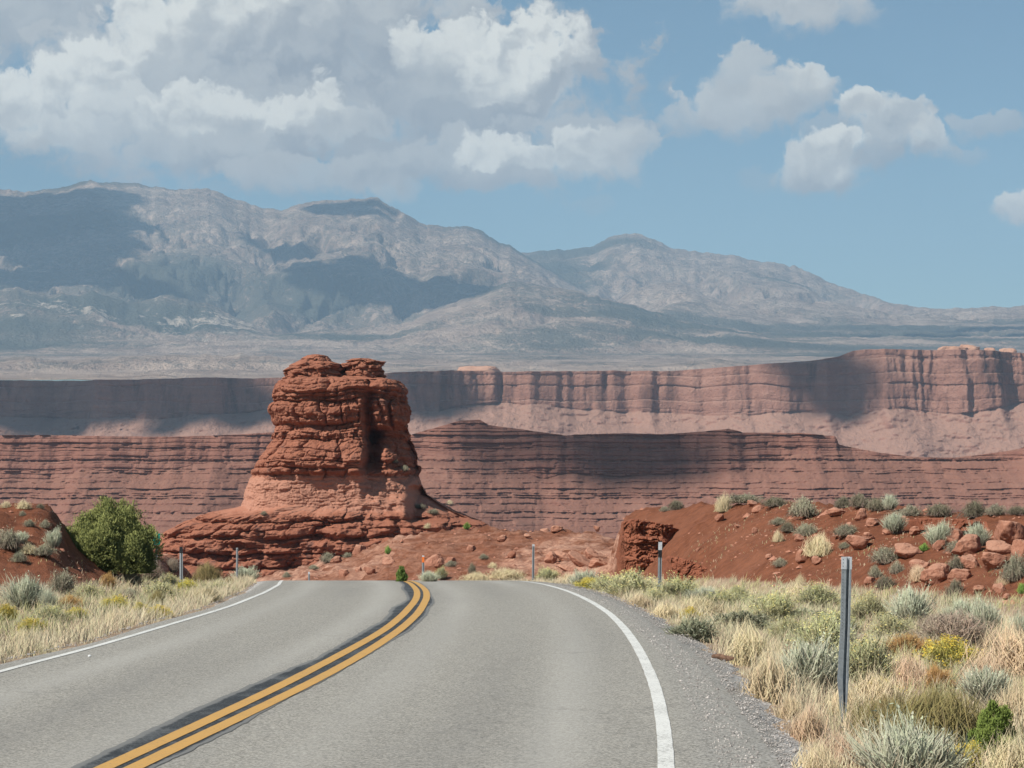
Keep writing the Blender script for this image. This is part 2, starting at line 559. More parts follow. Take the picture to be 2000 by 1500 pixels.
def mat_tar():
    m, T = new_mat('fresh_tar_patch')
    pos = T.node('ShaderNodeNewGeometry').outputs['Position']
    n = T.noise(pos, 40.0, 4, 0.75)
    n2 = T.noise(pos, 1.6, 5, 0.65)
    c = T.mix(T.ramp(T.math('MULTIPLY_ADD', T.math('SUBTRACT', n2, 0.5), 0.5, n), 0.45, 0.74), (0.030, 0.032, 0.033), (0.16, 0.165, 0.16))
    c = T.mix(T.ramp(n2, 0.5, 0.7, 0.0, 0.5), c, (0.10, 0.10, 0.098))
    ed = T.node('ShaderNodeAttribute', attribute_name='across').outputs['Fac']
    n3 = T.noise(pos, 14.0, 5, 0.7)
    side = T.math('ADD', T.ramp(ed, 0.20, 0.0), T.ramp(ed, 0.86, 1.0))
    k = T.ramp(T.math('MULTIPLY_ADD', n3, 0.9, T.math('MULTIPLY', side, 0.75)), 0.62, 0.95)
    c = T.mix(T.math('MULTIPLY', k, 0.8), c, (0.20, 0.195, 0.18))
    return finish(m, T, c, 0.75, n, 0.01, 0.5, 0.3)


def mat_plant():
    m, T = new_mat('dry_foliage')
    col = T.node('ShaderNodeAttribute', attribute_name='Col').outputs['Color']
    rnd = T.node('ShaderNodeObjectInfo').outputs['Random']
    hs = T.node('ShaderNodeHueSaturation')
    T.put(hs.inputs['Color'], col)
    T.put(hs.inputs['Hue'], T.ramp(rnd, 0, 1, 0.485, 0.502, smooth=False))
    T.put(hs.inputs['Value'], T.ramp(T.math('FRACT', T.math('MULTIPLY', rnd, 7.31)), 0, 1, 1.08, 1.42, smooth=False))
    geo = T.node('ShaderNodeNewGeometry')
    nn = T.vmath('NORMALIZE', T.vmath('ADD', T.vmath('SCALE', geo.outputs['Normal'], scale=0.75), (-0.25, -0.1, 0.9)))
    finish(m, T, hs.outputs[0], 0.85, spec=0.1, transl=0.25)
    T.t.links.new(nn, m.node_tree.nodes['Principled BSDF'].inputs['Normal'])
    return m


def mat_mount():
    m, T = new_mat('mountain_slopes')
    geo = T.node('ShaderNodeNewGeometry')
    pos = geo.outputs['Position']
    hgt = T.node('ShaderNodeAttribute', attribute_name='forest').outputs['Fac']
    pale = T.node('ShaderNodeAttribute', attribute_name='pale').outputs['Fac']
    n1 = T.noise(pos, 0.0045, 8, 0.66)
    n2 = T.noise(pos, 0.016, 6, 0.68)
    n3 = T.noise(pos, 0.05, 4, 0.7)
    c = T.mix(T.ramp(n1, 0.35, 0.66), (0.285, 0.20, 0.15), (0.50, 0.375, 0.285))
    dots = T.ramp(T.math('MULTIPLY_ADD', n3, 0.45, T.math('MULTIPLY_ADD', n2, 0.6, T.math('MULTIPLY', hgt, 0.5))), 0.68, 0.84)
    c = T.mix(T.math('MULTIPLY', dots, T.ramp(hgt, 0.35, 0.85, 0.5, 0.93)), c, (0.060, 0.068, 0.050))
    pk = T.ramp(T.math('MULTIPLY_ADD', T.math('SUBTRACT', n2, 0.5), 2.2, pale), 0.45, 0.75)
    c = T.mix(T.math('MULTIPLY', pk, 0.9), c, T.mix(T.ramp(n2, 0.4, 0.6), (0.36, 0.285, 0.22), (0.52, 0.43, 0.335)))
    return finish(m, T, c, 0.95, T.math('ADD', n2, T.math('MULTIPLY', n3, 0.5)), 70.0, 0.8, 0.05)


M['ground'] = mat_ground()
M['road'] = mat_road()
M['white'] = mat_paint('white_road_paint', (0.68, 0.67, 0.62), (0.27, 0.26, 0.23), 0.62)
M['yellow'] = mat_paint('yellow_road_paint', (0.53, 0.30, 0.085), (0.25, 0.185, 0.11), 0.66)
M['tar'] = mat_tar()
M['plant'] = mat_plant()
M['mount'] = mat_mount()
M['steel'] = simple('galvanised_steel', (0.27, 0.295, 0.31), 0.6, 0.2, 0.15, 30)
M['white_sheet'] = simple('white_reflector', (0.50, 0.52, 0.54), 0.5)
M['black'] = simple('black_band', (0.018, 0.018, 0.020), 0.5)
M['orange'] = simple('orange_reflector', (0.72, 0.17, 0.030), 0.5)
M['teal'] = simple('teal_sign_face', (0.0, 0.24, 0.19), 0.5)
M['shadow_cloud'] = simple('white_cloud', (0.85, 0.85, 0.86), 1.0, 0, 0.03, 0.01)
M['bark'] = simple('grey_brown_bark', (0.17, 0.12, 0.085), 0.9, 0, 0.3, 12)
M['pebble'] = simple('grey_pebbles', (0.33, 0.30, 0.275), 0.9, 0, 0.45, 9)
M['wood'] = simple('weathered_wood', (0.15, 0.085, 0.055), 0.9, 0, 0.3, 15)

# ------------------------------------------------------------------ road plan
D0, KC = 10.32, 0.0006631


def S(y):
    y = np.asarray(y, float)
    y1 = np.minimum(y, 132.0)
    return -1.83 - 0.5 * KC * np.maximum(0, y1 - D0) ** 2


_dd = np.linspace(3, 72, 14000)
_ss = S(_dd)


def unroad(pts):
    """pixels on the road surface -> plan (x, y)"""
    out = []
    for px, py in pts:
        a, b = ray(px, py)
        g = b * _dd - _ss
        i = int(np.argmax(g < 0)) if (g < 0).any() else int(np.argmin(g))
        out.append((a * _dd[i], _dd[i]))
    return np.array(out)


YS = np.arange(-14, 135, 0.25)
R_END = 190.0


def curve(pts, smooth=4.0):
    q = unroad(pts)
    q = q[np.argsort(q[:, 1])]
    x, y = q[:, 0], q[:, 1]
    y, ix = np.unique(y, return_index=True)
    x = x[ix]
    n0 = min(2, len(x) - 1)
    s0 = (x[n0] - x[0]) / (y[n0] - y[0])
    r = np.interp(YS, y, x)
    r = np.where(YS < y[0], x[0] + s0 * (YS - y[0]) + np.clip(YS - y[0], -40, 0) ** 2 * -0.0012, r)
    e = YS > y[-1]
    s1 = -0.095
    r = np.where(e, x[-1] + s1 * (YS - y[-1]) - (YS - y[-1]) ** 2 / (2 * R_END), r)
    if smooth > 0:
        k = np.exp(-0.5 * (np.arange(-60, 61) * 0.25 / smooth) ** 2)
        k /= k.sum()
        rp = np.concatenate([2 * r[0] - r[60:0:-1], r, 2 * r[-1] - r[-2:-62:-1]])
        r = np.convolve(rp, k, 'valid')
    return r


PX_R = [(1302, 1500), (1303, 1450), (1298, 1400), (1285, 1350), (1265, 1300), (1238, 1250), (1200, 1205), (1160, 1178), (1110, 1155), (1060, 1141), (1010, 1134.5), (985, 1133.5)]
PX_YL = [(207, 1500), (405, 1410), (540, 1347), (639, 1294), (755, 1232), (792, 1197), (814, 1172), (816, 1155), (800, 1139), (782, 1133.5)]
PX_YR = [(261, 1500), (414, 1431), (553, 1363), (675, 1302), (740, 1260), (792, 1225), (825, 1190), (834, 1165), (829, 1150), (812, 1140), (792, 1133.5)]
PX_L = [(0, 1311), (180, 1266), (360, 1212), (450, 1185), (517, 1158), (544, 1143), (551, 1134)]
PX_EL = [(0, 1287), (150, 1257), (270, 1218), (390, 1188), (480, 1152), (510, 1134)]
PX_ER = [(1600, 1500), (1512, 1402), (1440, 1310), (1376, 1258), (1312, 1222), (1244, 1183), (1167, 1156), (1107, 1142), (1040, 1134.5)]
PX_TL = [(144, 1498), (270, 1435), (405, 1374), (540, 1316), (621, 1284), (675, 1252), (712, 1230), (747, 1212), (760, 1192), (770, 1185), (795, 1172), (792, 1160), (782, 1149), (787, 1144), (780, 1137), (765, 1133.5)]
PX_TR = [(300, 1500), (405, 1451), (522, 1391), (560, 1365), (675, 1305), (740, 1267), (795, 1236), (827, 1210), (849, 1177), (837, 1150), (822, 1139), (795, 1133.5)]
XR, XL = curve(PX_R, 2.5), curve(PX_L, 1.6)
XYL, XYR = curve(PX_YL, 2.5), curve(PX_YR, 2.5)
XEL, XER = curve(PX_EL, 1.0), curve(PX_ER, 1.2)
XTL, XTR = curve(PX_TL, 0.35), curve(PX_TR, 0.5)
XYR = np.maximum(XYR, XYL + 0.19)
XEL = np.minimum(XEL, XL - 0.25)
XER = np.maximum(XER, XR + 0.7)
XTL = np.minimum(XTL, XYL - 0.12)
XTR = np.maximum(XTR, XYR + 0.078)
xr_at = lambda y: np.interp(y, YS, XR)
xel_at = lambda y: np.interp(y, YS, XEL)
xer_at = lambda y: np.interp(y, YS, XER)


def pxof(x, y):
    """nominal picture column of a plan position (level view)"""
    return 1000 + F * np.asarray(x) / np.maximum(np.asarray(y), 8.0)


def lut(tab):
    t = np.array(tab, float)
    return lambda p, c=1: np.interp(p, t[:, 0], t[:, c])


# banks: (px, foot distance, rise length, crest row)
RB = lut([(1150, 86, 16, 1040), (1213, 76, 10, 1012), (1240, 73, 14, 998), (1300, 67, 16, 992), (1400, 58, 18, 985), (1500, 52, 18, 984), (1700, 44, 17, 988), (1850, 40, 16, 1000),
          (2000, 36, 15, 1008), (2400, 28, 14, 1010), (3200, 20, 12, 1000), (6000, 12, 9, 950)])
LB = lut([(-4000, 40, 11, 960), (-800, 47, 11, 978), (0, 49, 10, 985), (72, 49.5, 10, 986), (95, 49.5, 10, 994), (118, 49.5, 10, 1022), (142, 50, 10, 1054), (165, 50, 10, 1078), (215, 51, 12, 1098), (270, 54, 13, 1116), (330, 59, 12, 1124), (400, 64, 12, 1136)])
MB = lut([(300, 125, 40, 1135), (480, 120, 40, 1128), (600, 116, 40, 1108), (700, 113, 38, 1086), (780, 110, 36, 1060), (860, 108, 36, 1042), (950, 106, 36, 1036), (1060, 104, 36, 1038), (1150, 100, 34, 1046), (1210, 96, 34, 1062),
          (1300, 92, 34, 1080), (1600, 90, 34, 1090)])


def bank(z, x, y, B, wx, tail=0.05):
    p = pxof(x, y)
    f0, ln, cp = B(p, 1), B(p, 2), B(p, 3)
    zt = ray(1000, cp)[1] * (f0 + ln)
    zt = zt - np.maximum(0, y - f0 - ln) * tail
    t = np.clip((y - f0) / ln, 0, 1)
    w = (t * (1.55 - 0.55 * t)) ** 1.1 * wx
    w = np.clip(w, 0, 1)
    return z + (zt - z) * w


def G(x, y, detail=True):
    x, y = np.broadcast_arrays(np.asarray(x, float), np.asarray(y, float))
    base = S(y)
    base = base - np.maximum(0, y - 132) * 0.045
    er, el = x - xer_at(y), xel_at(y) - x
    e = np.maximum(er, el)
    z = base - 0.06 - 0.04 * sstep(-0.4, 0.1, e) - 0.10 * sstep(0, 1.6, e)
    z = np.where(y < 125, z, base - 0.2)
    if detail:
        z = z + sstep(0.1, 1.5, e) * 0.05 * fbm(x * 0.7, y * 0.7, 0, 3)
    n = fbm(x * 0.12, y * 0.12, 3.1, 3) if detail else 0
    z0 = z
    z = bank(z, x, y, MB, sstep(300, 620, pxof(x, y)) * sstep(92, 110, y) * (1 - sstep(1500, 1700, pxof(x, y))), 0.09)
    wr = sstep(1.2, 2.6, er) * sstep(1195, 1222, pxof(x, y) + 14 * n)
    z = bank(z, x, y, RB, wr)
    wl = sstep(2.0, 4.0, el) * (1 - sstep(330, 420, pxof(x, y)))
    z = bank(z, x, y, LB, wl, 0.03)
    if detail:
        rough = np.clip((z - z0) / 0.8, 0, 1)
        z = z + rough * (0.16 * fbm(x * 0.35, y * 0.35, 7.7, 4) + 0.075 * fbm(x * 2.1, y * 1.6, z * 4, 4, 0.6))
        # bedded ribs showing through the dirt of the middle embankment
        mr = rough * sstep(98, 112, y)
        q1 = fbm(x * 0.22, y * 0.16, 1.7, 5)
        st = 0.42 * (np.floor(z / 0.42 + 0.8 * q1) + sstep(0.25, 0.75, np.mod(z / 0.42 + 0.8 * q1, 1.0)) - 0.8 * q1)
        z = z + mr * (0.30 * q1 + 0.15 * fbm(x * .9, y * .6, 4.7, 4, ridged=True) + 0.75 * (st - z))
    # the canyon behind
    z = z - np.clip(np.maximum(0, y - 245) * 0.45, 0, 75)
    return z


def hit(px, py, dmin=9.0, dmax=240.0):
    """first point of the ground along the ray through a photo pixel"""
    a, b = ray(px, py)
    d = np.geomspace(dmin, dmax, 2500)
    g = G(a * d, d)
    below = b * d < g
    i = int(np.argmax(below)) if below.any() else int(np.argmin(b * d - g))
    return Vector((a * d[i], d[i], g[i])), float(d[i])


# ground sheet
ny = np.concatenate([np.linspace(-14, 10, 24), np.geomspace(10.3, 260, 560), np.geomspace(263, 30000, 70)])
a_in = np.linspace(-0.27, 0.27, 470)
a_out = np.geomspace(0.274, 1.4, 40)
aa = np.concatenate([-a_out[::-1], a_in, a_out])
Yg = np.repeat(ny[:, None], len(aa), 1)
Xg = aa[None, :] * (np.maximum(Yg, -14) + 24)
Zg = G(Xg, Yg)
eg = np.maximum(Xg - xer_at(Yg), xel_at(Yg) - Xg)
base0 = S(Yg) - 0.2 - np.maximum(0, Yg - 132) * 0.045
verge = (1 - sstep(0.10, 0.5, Zg - base0)) * (Yg < 100)
ground = link('ground', grid_mesh('ground', Xg, Yg, Zg, M['ground'], attrs={'verge': verge, 'rocky': sstep(88, 104, Yg) * (0.35 + 0.65 * sstep(-0.2, 0.3, fbm(Xg * .12, Yg * .08, 2.2, 3)))}))
tag(ground, kind='structure')

# road sheet: slices from the left pavement edge to the right gravel edge
NS = 36
tt = np.linspace(0, 1, NS)[None, :]
Xl, Xr = (XEL - 0.05)[:, None], (XER + 0.10)[:, None]
jit = np.zeros((len(YS), NS))
jit[:, 0] = 0.10 * fbm(YS * 1.3, 0.5, 0, 3)
jit[:, -1] = 0.16 * fbm(YS * 1.1, 9.5, 0, 3)
Xm = Xl + (Xr - Xl) * tt + jit
Ym = np.repeat(YS[:, None], NS, 1)
Zm = np.repeat(S(YS)[:, None], NS, 1).copy()
Zm[:, 0] -= 0.10
Zm[:, -1] -= 0.10
Zm[:, 1] -= 0.008
Zm[:, -2] -= 0.012
lat = np.maximum(Xm - XR[:, None], (XL[:, None] - Xm) * 1.6)
lane = (Xm - XL[:, None]) / (XR - XL)[:, None]
road = link('road', grid_mesh('road', Xm, Ym, Zm, M['road'], attrs={'lat': lat, 'lane': lane}))
tag(road, kind='structure')


def strip(name, xa, xb, lift, mat, nseg=3, y0=-14, y1=134, wob=0.0):
    s = (YS >= y0) & (YS <= y1)
    yy = np.arange(y0, y1, 0.08)
    a, b = np.interp(yy, YS, xa), np.interp(yy, YS, xb)
    if wob:
        a = a + wob * (fbm(yy * 2.2, 3.3, 0, 5, .6) + 1.2 * fbm(yy * .3, 6.1, 0, 2))
        b = b + wob * (fbm(yy * 2.2, 8.3, 0, 5, .6) + 1.2 * fbm(yy * .3, 9.1, 0, 2))
    t = np.linspace(0, 1, nseg)[None, :]
    X = a[:, None] + (b - a)[:, None] * t
    Y = np.repeat(yy[:, None], nseg, 1)
    Z = np.repeat((np.interp(yy, YS, S(YS)) + lift)[:, None], nseg, 1)
    o = link(name, grid_mesh(name, X, Y, Z, mat, attrs={'across': np.repeat(t, len(yy), 0)}), parent=road)
    return o


strip('tar_patch', XTL, XTR, 0.004, M['tar'], 12, wob=0.018)
strip('yellow_line', XYL - 0.065, XYL + 0.065, 0.008, M['yellow'], wob=0.0025)
strip('yellow_line', XYR - 0.065, XYR + 0.065, 0.008, M['yellow'], wob=0.0025)
strip('white_edge_line', XR - 0.054, XR + 0.054, 0.005, M['white'], wob=0.003)
strip('white_edge_line', XL - 0.045, XL + 0.045, 0.005, M['white'], wob=0.003)

# ------------------------------------------------------------------ mesas
def mesa(name, mat, D, rim, cliff, nu, half, zbot, wig, mas, crack, slope_deg, talus_noise, seed, rows, setb=0.35):
    rim_f, clf_f = lut(rim), lut(cliff)
    u = np.linspace(-half, half, nu)
    px = 1000 + F * u / D
    zr = ray(1000, rim_f(px))[1] * D + 0.7 * D / F * fbm(u * 60 / half, 1.1, seed, 4) * 1.2
    zc = ray(1000, clf_f(px))[1] * D + 5 * D / F * fbm(u * 18 / half, 4.1, seed, 4)
    zc = np.minimum(zc, zr - 2 * D / F)
    yr = D + wig * fbm(u * 5 / half, 2.2, seed, 5, 0.55)
    ylow = D + wig * fbm(u * 5 / half, 2.2, seed, 2, 0.5) * 0.8
    np_, nc, ns = rows
    rowsX, rowsY, rowsZ = [], [], []
    for k in range(np_):                       # plateau, from the back to the rim
        t = 1 - k / np_
        rowsX.append(u); rowsY.append(yr + D * 0.25 * t ** 2)
        rowsZ.append(zr - D * 0.004 * t + 0.4 * D / F * fbm(u * 40 / half, t * 30, seed, 3) * (t > 0))
    for k in range(nc):                        # cliff
        t = k / (nc - 1)
        z = zr + (zc - zr) * t
        rowsX.append(u); rowsZ.append(z); rowsY.append(yr - setb * (zr - z))
    tan = math.tan(math.radians(slope_deg))
    for k in range(1, ns + 1):                 # slope below
        t = k / ns
        z = zc + (zbot - zc) * t
        bl = sstep(0, 0.3, t)
        rowsX.append(u); rowsZ.append(z); rowsY.append(yr * (1 - bl) + (ylow - wig * .15) * bl - setb * (zr - zc) * (1 - bl) - (setb * np.mean(zr - zc)) * bl - (zc - z) / tan)
    X, Y, Z = np.array(rowsX), np.array(rowsY), np.array(rowsZ)
    wz = Z + mas['warp'] * fbm(X / mas['wl'], Z / mas['wl'], seed, 3)
    wx = X + mas['warp'] * 2 * fbm(X / mas['wl'], Z / mas['wl'] * 2, seed + 9, 3)
    lo, h, edge, th = masonry(wx, wz, seed, zbot - 60, float(zr.max()) + 60, mas['th'], mas['asp'])
    dep = np.zeros_like(X)
    dep[np_:np_ + nc] = 1.0
    dep[np_ + nc:] = mas['slope_amp']
    fall = sstep(0, 1, np.clip((Y - Y.min()) / 10, 0, 1))
    disp = dep * (mas['lay'] * lo + mas['blk'] * (h - 0.5) + mas['edge'] * edge * th)
    disp += np.where(dep == 1.0, 1.0, dep * mas['slope_crack']) * crack * (0.35 + 1.1 * sstep(-0.3, 0.5, fbm(X / (mas['cl'] * 9), Z / (mas['cl'] * 9), seed + 5, 2))) * fbm(X / mas['cl'], Z / (mas['cl'] * 6), seed + 3, 5, 0.6, ridged=True)
    slope_part = np.zeros_like(X); slope_part[np_ + nc:] = 1
    disp += slope_part * talus_noise * fbm(X / (mas['wl'] * .5), Y / (mas['wl'] * .5), Z / (mas['wl'] * .25), 5, 0.6)
    disp += slope_part * 0.35 * talus_noise * fbm(X / (mas['wl'] * .07), Y / (mas['wl'] * .07), Z / (mas['wl'] * .05), 3, 0.6)
    Y2 = Y - disp
    o = link(name, grid_mesh(name, X, Y2, Z, mat, flip=True))
    return tag(o, kind='structure')


mesa('mesa', M['near_mesa'], 1300.0,
     [(-1600, 850), (0, 850), (140, 850), (200, 852), (330, 853), (420, 850), (500, 846), (540, 842), (800, 850), (850, 836), (900, 822), (938, 820), (955, 830), (1050, 843), (1100, 850), (1200, 846), (1300, 848), (1340, 845), (1390, 841), (1420, 838), (1450, 845),
      (1560, 846), (1632, 852), (1638, 868), (1720, 884), (1800, 893), (1880, 894), (1935, 886), (1990, 880), (2000, 872), (2400, 860), (3600, 850)],
     [(-1600, 935), (0, 935), (140, 934), (170, 915), (300, 925), (420, 900), (520, 930), (800, 880), (900, 890), (1000, 915), (1060, 932), (1100, 925), (1250, 930), (1400, 920), (1560, 890), (1640, 880), (1800, 905), (2000, 890), (3600, 930)],
     1500, 520, -85, 16,
     dict(warp=0.8, wl=30, th=(0.7, 3.2), asp=(1.5, 9), lay=1.0, blk=1.5, edge=0.3, slope_amp=1.25, cl=14, slope_crack=0.15), 0.9, 29, 1.0, 11, (14, 160, 330), 0.5)
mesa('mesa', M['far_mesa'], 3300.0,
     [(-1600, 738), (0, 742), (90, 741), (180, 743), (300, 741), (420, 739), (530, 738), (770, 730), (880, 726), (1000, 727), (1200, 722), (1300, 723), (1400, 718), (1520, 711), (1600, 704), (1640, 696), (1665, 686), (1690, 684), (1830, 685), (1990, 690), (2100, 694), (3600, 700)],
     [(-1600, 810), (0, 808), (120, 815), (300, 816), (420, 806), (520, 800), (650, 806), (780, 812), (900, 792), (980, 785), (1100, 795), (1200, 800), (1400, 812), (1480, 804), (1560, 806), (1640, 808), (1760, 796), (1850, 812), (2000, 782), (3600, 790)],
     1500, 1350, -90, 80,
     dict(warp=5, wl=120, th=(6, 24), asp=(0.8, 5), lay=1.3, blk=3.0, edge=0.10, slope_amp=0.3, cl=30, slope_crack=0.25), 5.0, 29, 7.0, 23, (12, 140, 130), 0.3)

# ------------------------------------------------------------------ mountains
def mountains():
    na_, nd_ = 900, 330
    a = np.linspace(-0.36, 0.36, na_)
    d = np.linspace(5200, 17500, nd_)
    A, Dg = np.meshgrid(a, d)
    X = A * Dg
    px = 1000 + F * A
    # plain that climbs towards the foot of the range
    zpl = ray(1000, np.interp(Dg.ravel(), [5200, 6500, 7600, 9000, 10500, 12000, 17500], [742, 732, 712, 690, 662, 640, 640]))[1].reshape(Dg.shape) * Dg
    wx = X + 320 * fbm(X / 1300, Dg / 1300, 1.0, 4)
    wy = Dg + 260 * fbm(X / 1500, Dg / 1500, 5.0, 3)
    rid = -np.clip(1.05 - fbm(wx / 1150, wy / 2300, 2.0, 7, 0.47, ridged=True), 0, 3)
    rid2 = -np.clip(1.0 - fbm(wx / 380, wy / 620, 6.0, 6, 0.55, ridged=True), 0, 3)
    rid3 = -np.clip(1.0 - fbm(wx / 150, wy / 210, 9.0, 4, 0.55, ridged=True), 0, 3)
    Z = zpl + 14 * fbm(X / 300, Dg / 300, 0.3, 4)

    def range_(tab, dist, wf, wb, pw, amp, amp2=90):
        nonlocal Z
        t = np.array(tab, float)
        cp = np.interp(px, t[:, 0], t[:, 1]) + 4.2 * fbm(px / 30, dist / 900.0, 0.5, 5, 0.6)
        dd = np.interp(px, t[:, 0], t[:, 2]) if t.shape[1] > 2 else dist
        zr = ray(1000, cp)[1] * dd
        k = np.where(Dg < dd, (dd - Dg) / wf, (Dg - dd) / wb)
        sh = np.clip(1 - k, 0, 1) ** pw
        near = sstep(0.0, 0.35, k)
        h = np.maximum(zr - zpl, 0)
        z = zpl + h * sh + (amp * rid + amp2 * rid2 + 45 * rid3) * sstep(0.0, 0.25, sh) * (0.03 + 0.97 * near) * np.clip(h / 500, 0, 1)
        Z = np.maximum(Z, z)

    range_([(-900, 470), (-200, 400), (0, 366), (45, 372), (90, 368), (160, 352), (210, 353), (250, 355), (290, 363), (345, 367), (400, 368), (440, 380), (500, 400), (545, 409), (580, 396), (640, 391), (700, 384), (735, 386), (760, 400), (830, 437), (860, 443), (905, 440), (940, 452), (1015, 492), (1080, 530), (1200, 600), (1400, 660)],
           13600, 4300, 3000, 1.65, 330, 190)
    range_([(700, 660), (900, 560), (1000, 495), (1090, 487), (1150, 483), (1190, 462), (1230, 455), (1255, 456), (1290, 474), (1340, 490), (1400, 494), (1470, 506), (1530, 515), (1600, 540), (1680, 573), (1750, 597), (1830, 610), (1900, 607), (2000, 602), (2300, 590), (2800, 620)],
           15200, 4600, 2500, 1.5, 230, 150)
    # sharp spurs that run down from the crests
    SPURS = [[(180, 354, 13600), (250, 432, 12700), (330, 520, 11800), (375, 605, 10700)],
             [(60, 374, 13600), (100, 455, 12600), (140, 540, 11500), (130, 605, 10500)],
             [(-60, 380, 13600), (-20, 470, 12500), (20, 560, 11300)],
             [(300, 368, 13600), (380, 425, 12900), (420, 520, 12000), (410, 590, 11000)],
             [(545, 411, 13600), (490, 475, 12700), (440, 560, 11600)],
             [(720, 386, 13600), (655, 445, 12700), (600, 468, 12400), (545, 560, 11500), (500, 615, 10600)],
             [(745, 392, 13600), (790, 470, 12600), (850, 560, 11700)],
             [(640, 393, 13600), (610, 440, 13000), (560, 500, 12300)],
             [(905, 442, 13500), (980, 505, 12900), (1060, 552, 12200)],
             [(1245, 457, 15200), (1180, 520, 14000), (1130, 585, 12800)],
             [(1245, 457, 15200), (1300, 540, 13900), (1390, 600, 12500)],
             [(1130, 486, 15200), (1090, 540, 14000)],
             [(1530, 517, 15200), (1590, 575, 14000), (1680, 640, 12600)],
             [(1400, 496, 15200), (1440, 560, 14000), (1520, 620, 12800)]]
    sx2 = X + 150 * fbm(X / 600, Dg / 600, 3.3, 4)
    sy2 = Dg + 150 * fbm(X / 600, Dg / 600, 8.3, 4)
    for sp_ in SPURS:
        pts = []
        for (qx, qy, qd) in sp_:
            ra_, rb_ = ray(qx, qy)
            pts.append((float(ra_) * qd, qd, float(rb_) * qd))
        for p0, p1 in zip(pts[:-1], pts[1:]):
            ex, ey = p1[0] - p0[0], p1[1] - p0[1]
            tt_ = np.clip(((sx2 - p0[0]) * ex + (sy2 - p0[1]) * ey) / (ex * ex + ey * ey), 0, 1)
            dist_ = np.hypot(sx2 - p0[0] - ex * tt_, sy2 - p0[1] - ey * tt_)
            zz_ = p0[2] + (p1[2] - p0[2]) * tt_ - 0.74 * dist_ + (70 * rid2 + 40 * rid3) * sstep(20, 260, dist_)
            Z = np.maximum(Z, np.where(dist_ < 1500, zz_, -1e9))
    # front hills
    range_([(760, 660), (830, 612), (900, 582), (960, 560), (1015, 548), (1060, 562), (1120, 566), (1180, 580), (1260, 600), (1350, 630), (1500, 665), (1650, 700)], 10900, 1900, 1200, 0.95, 130)
    range_([(1150, 640), (1240, 560), (1300, 548), (1340, 556), (1400, 585), (1500, 625), (1600, 655), (1750, 690)], 12600, 2200, 1200, 1.05, 150)
    range_([(-200, 560), (0, 566), (30, 560), (90, 575), (180, 570), (250, 590), (330, 575), (400, 590), (470, 625), (560, 660)], 10300, 900, 700, 0.9, 150, 45)
    # pale bluffs low in front
    range_([(-300, 705), (0, 700), (60, 694), (110, 706), (160, 700), (300, 694), (450, 692), (560, 700), (640, 712), (760, 722), (900, 715), (960, 706), (1010, 722), (1100, 730), (1300, 716), (1400, 700), (1480, 712), (1600, 726), (1800, 700), (2100, 690)],
           7300, 420, 900, 0.55, 60, 45)
    hf = (Z - zpl)
    forest = np.clip(0.19 + 0.28 * sstep(300, 1300, Z) + 0.35 * sstep(0.0, 0.5, fbm(X / 1400, Dg / 1400, 4.4, 3)) * sstep(300, 900, Z), 0, 1)
    forest = forest + 0.60 * np.exp(-((Dg - 9700) / 1500) ** 2) * (0.70 + 0.9 * fbm(X / 900, Dg / 420, 1.3, 3))
    py = 940 - F * Z / Dg
    pale = 0.36 * np.exp(-((Dg - 7150) / 330) ** 2) * (0.8 + 0.7 * fbm(X / 300, Dg / 200, 6.2, 3)) + 0.62 * np.exp(-((Dg - 9950) / 380) ** 2) * (px < 520) * (0.7 + 0.9 * fbm(X / 240, Dg / 240, 2.2, 3)) \
        + 0.16 * sstep(.1, .5, fbm(X / 500, Dg / 700, 8.8, 4))
    forest = forest + 0.30 * np.exp(-((Dg - 7300) / 700) ** 2) * sstep(-.2, .3, fbm(X / 260, Dg / 160, 7.7, 4))
    o = link('mountains', grid_mesh('mountains', X, Dg, Z, M['mount'], attrs={'forest': forest, 'pale': pale}))
    return tag(o, kind='structure')


mountains()

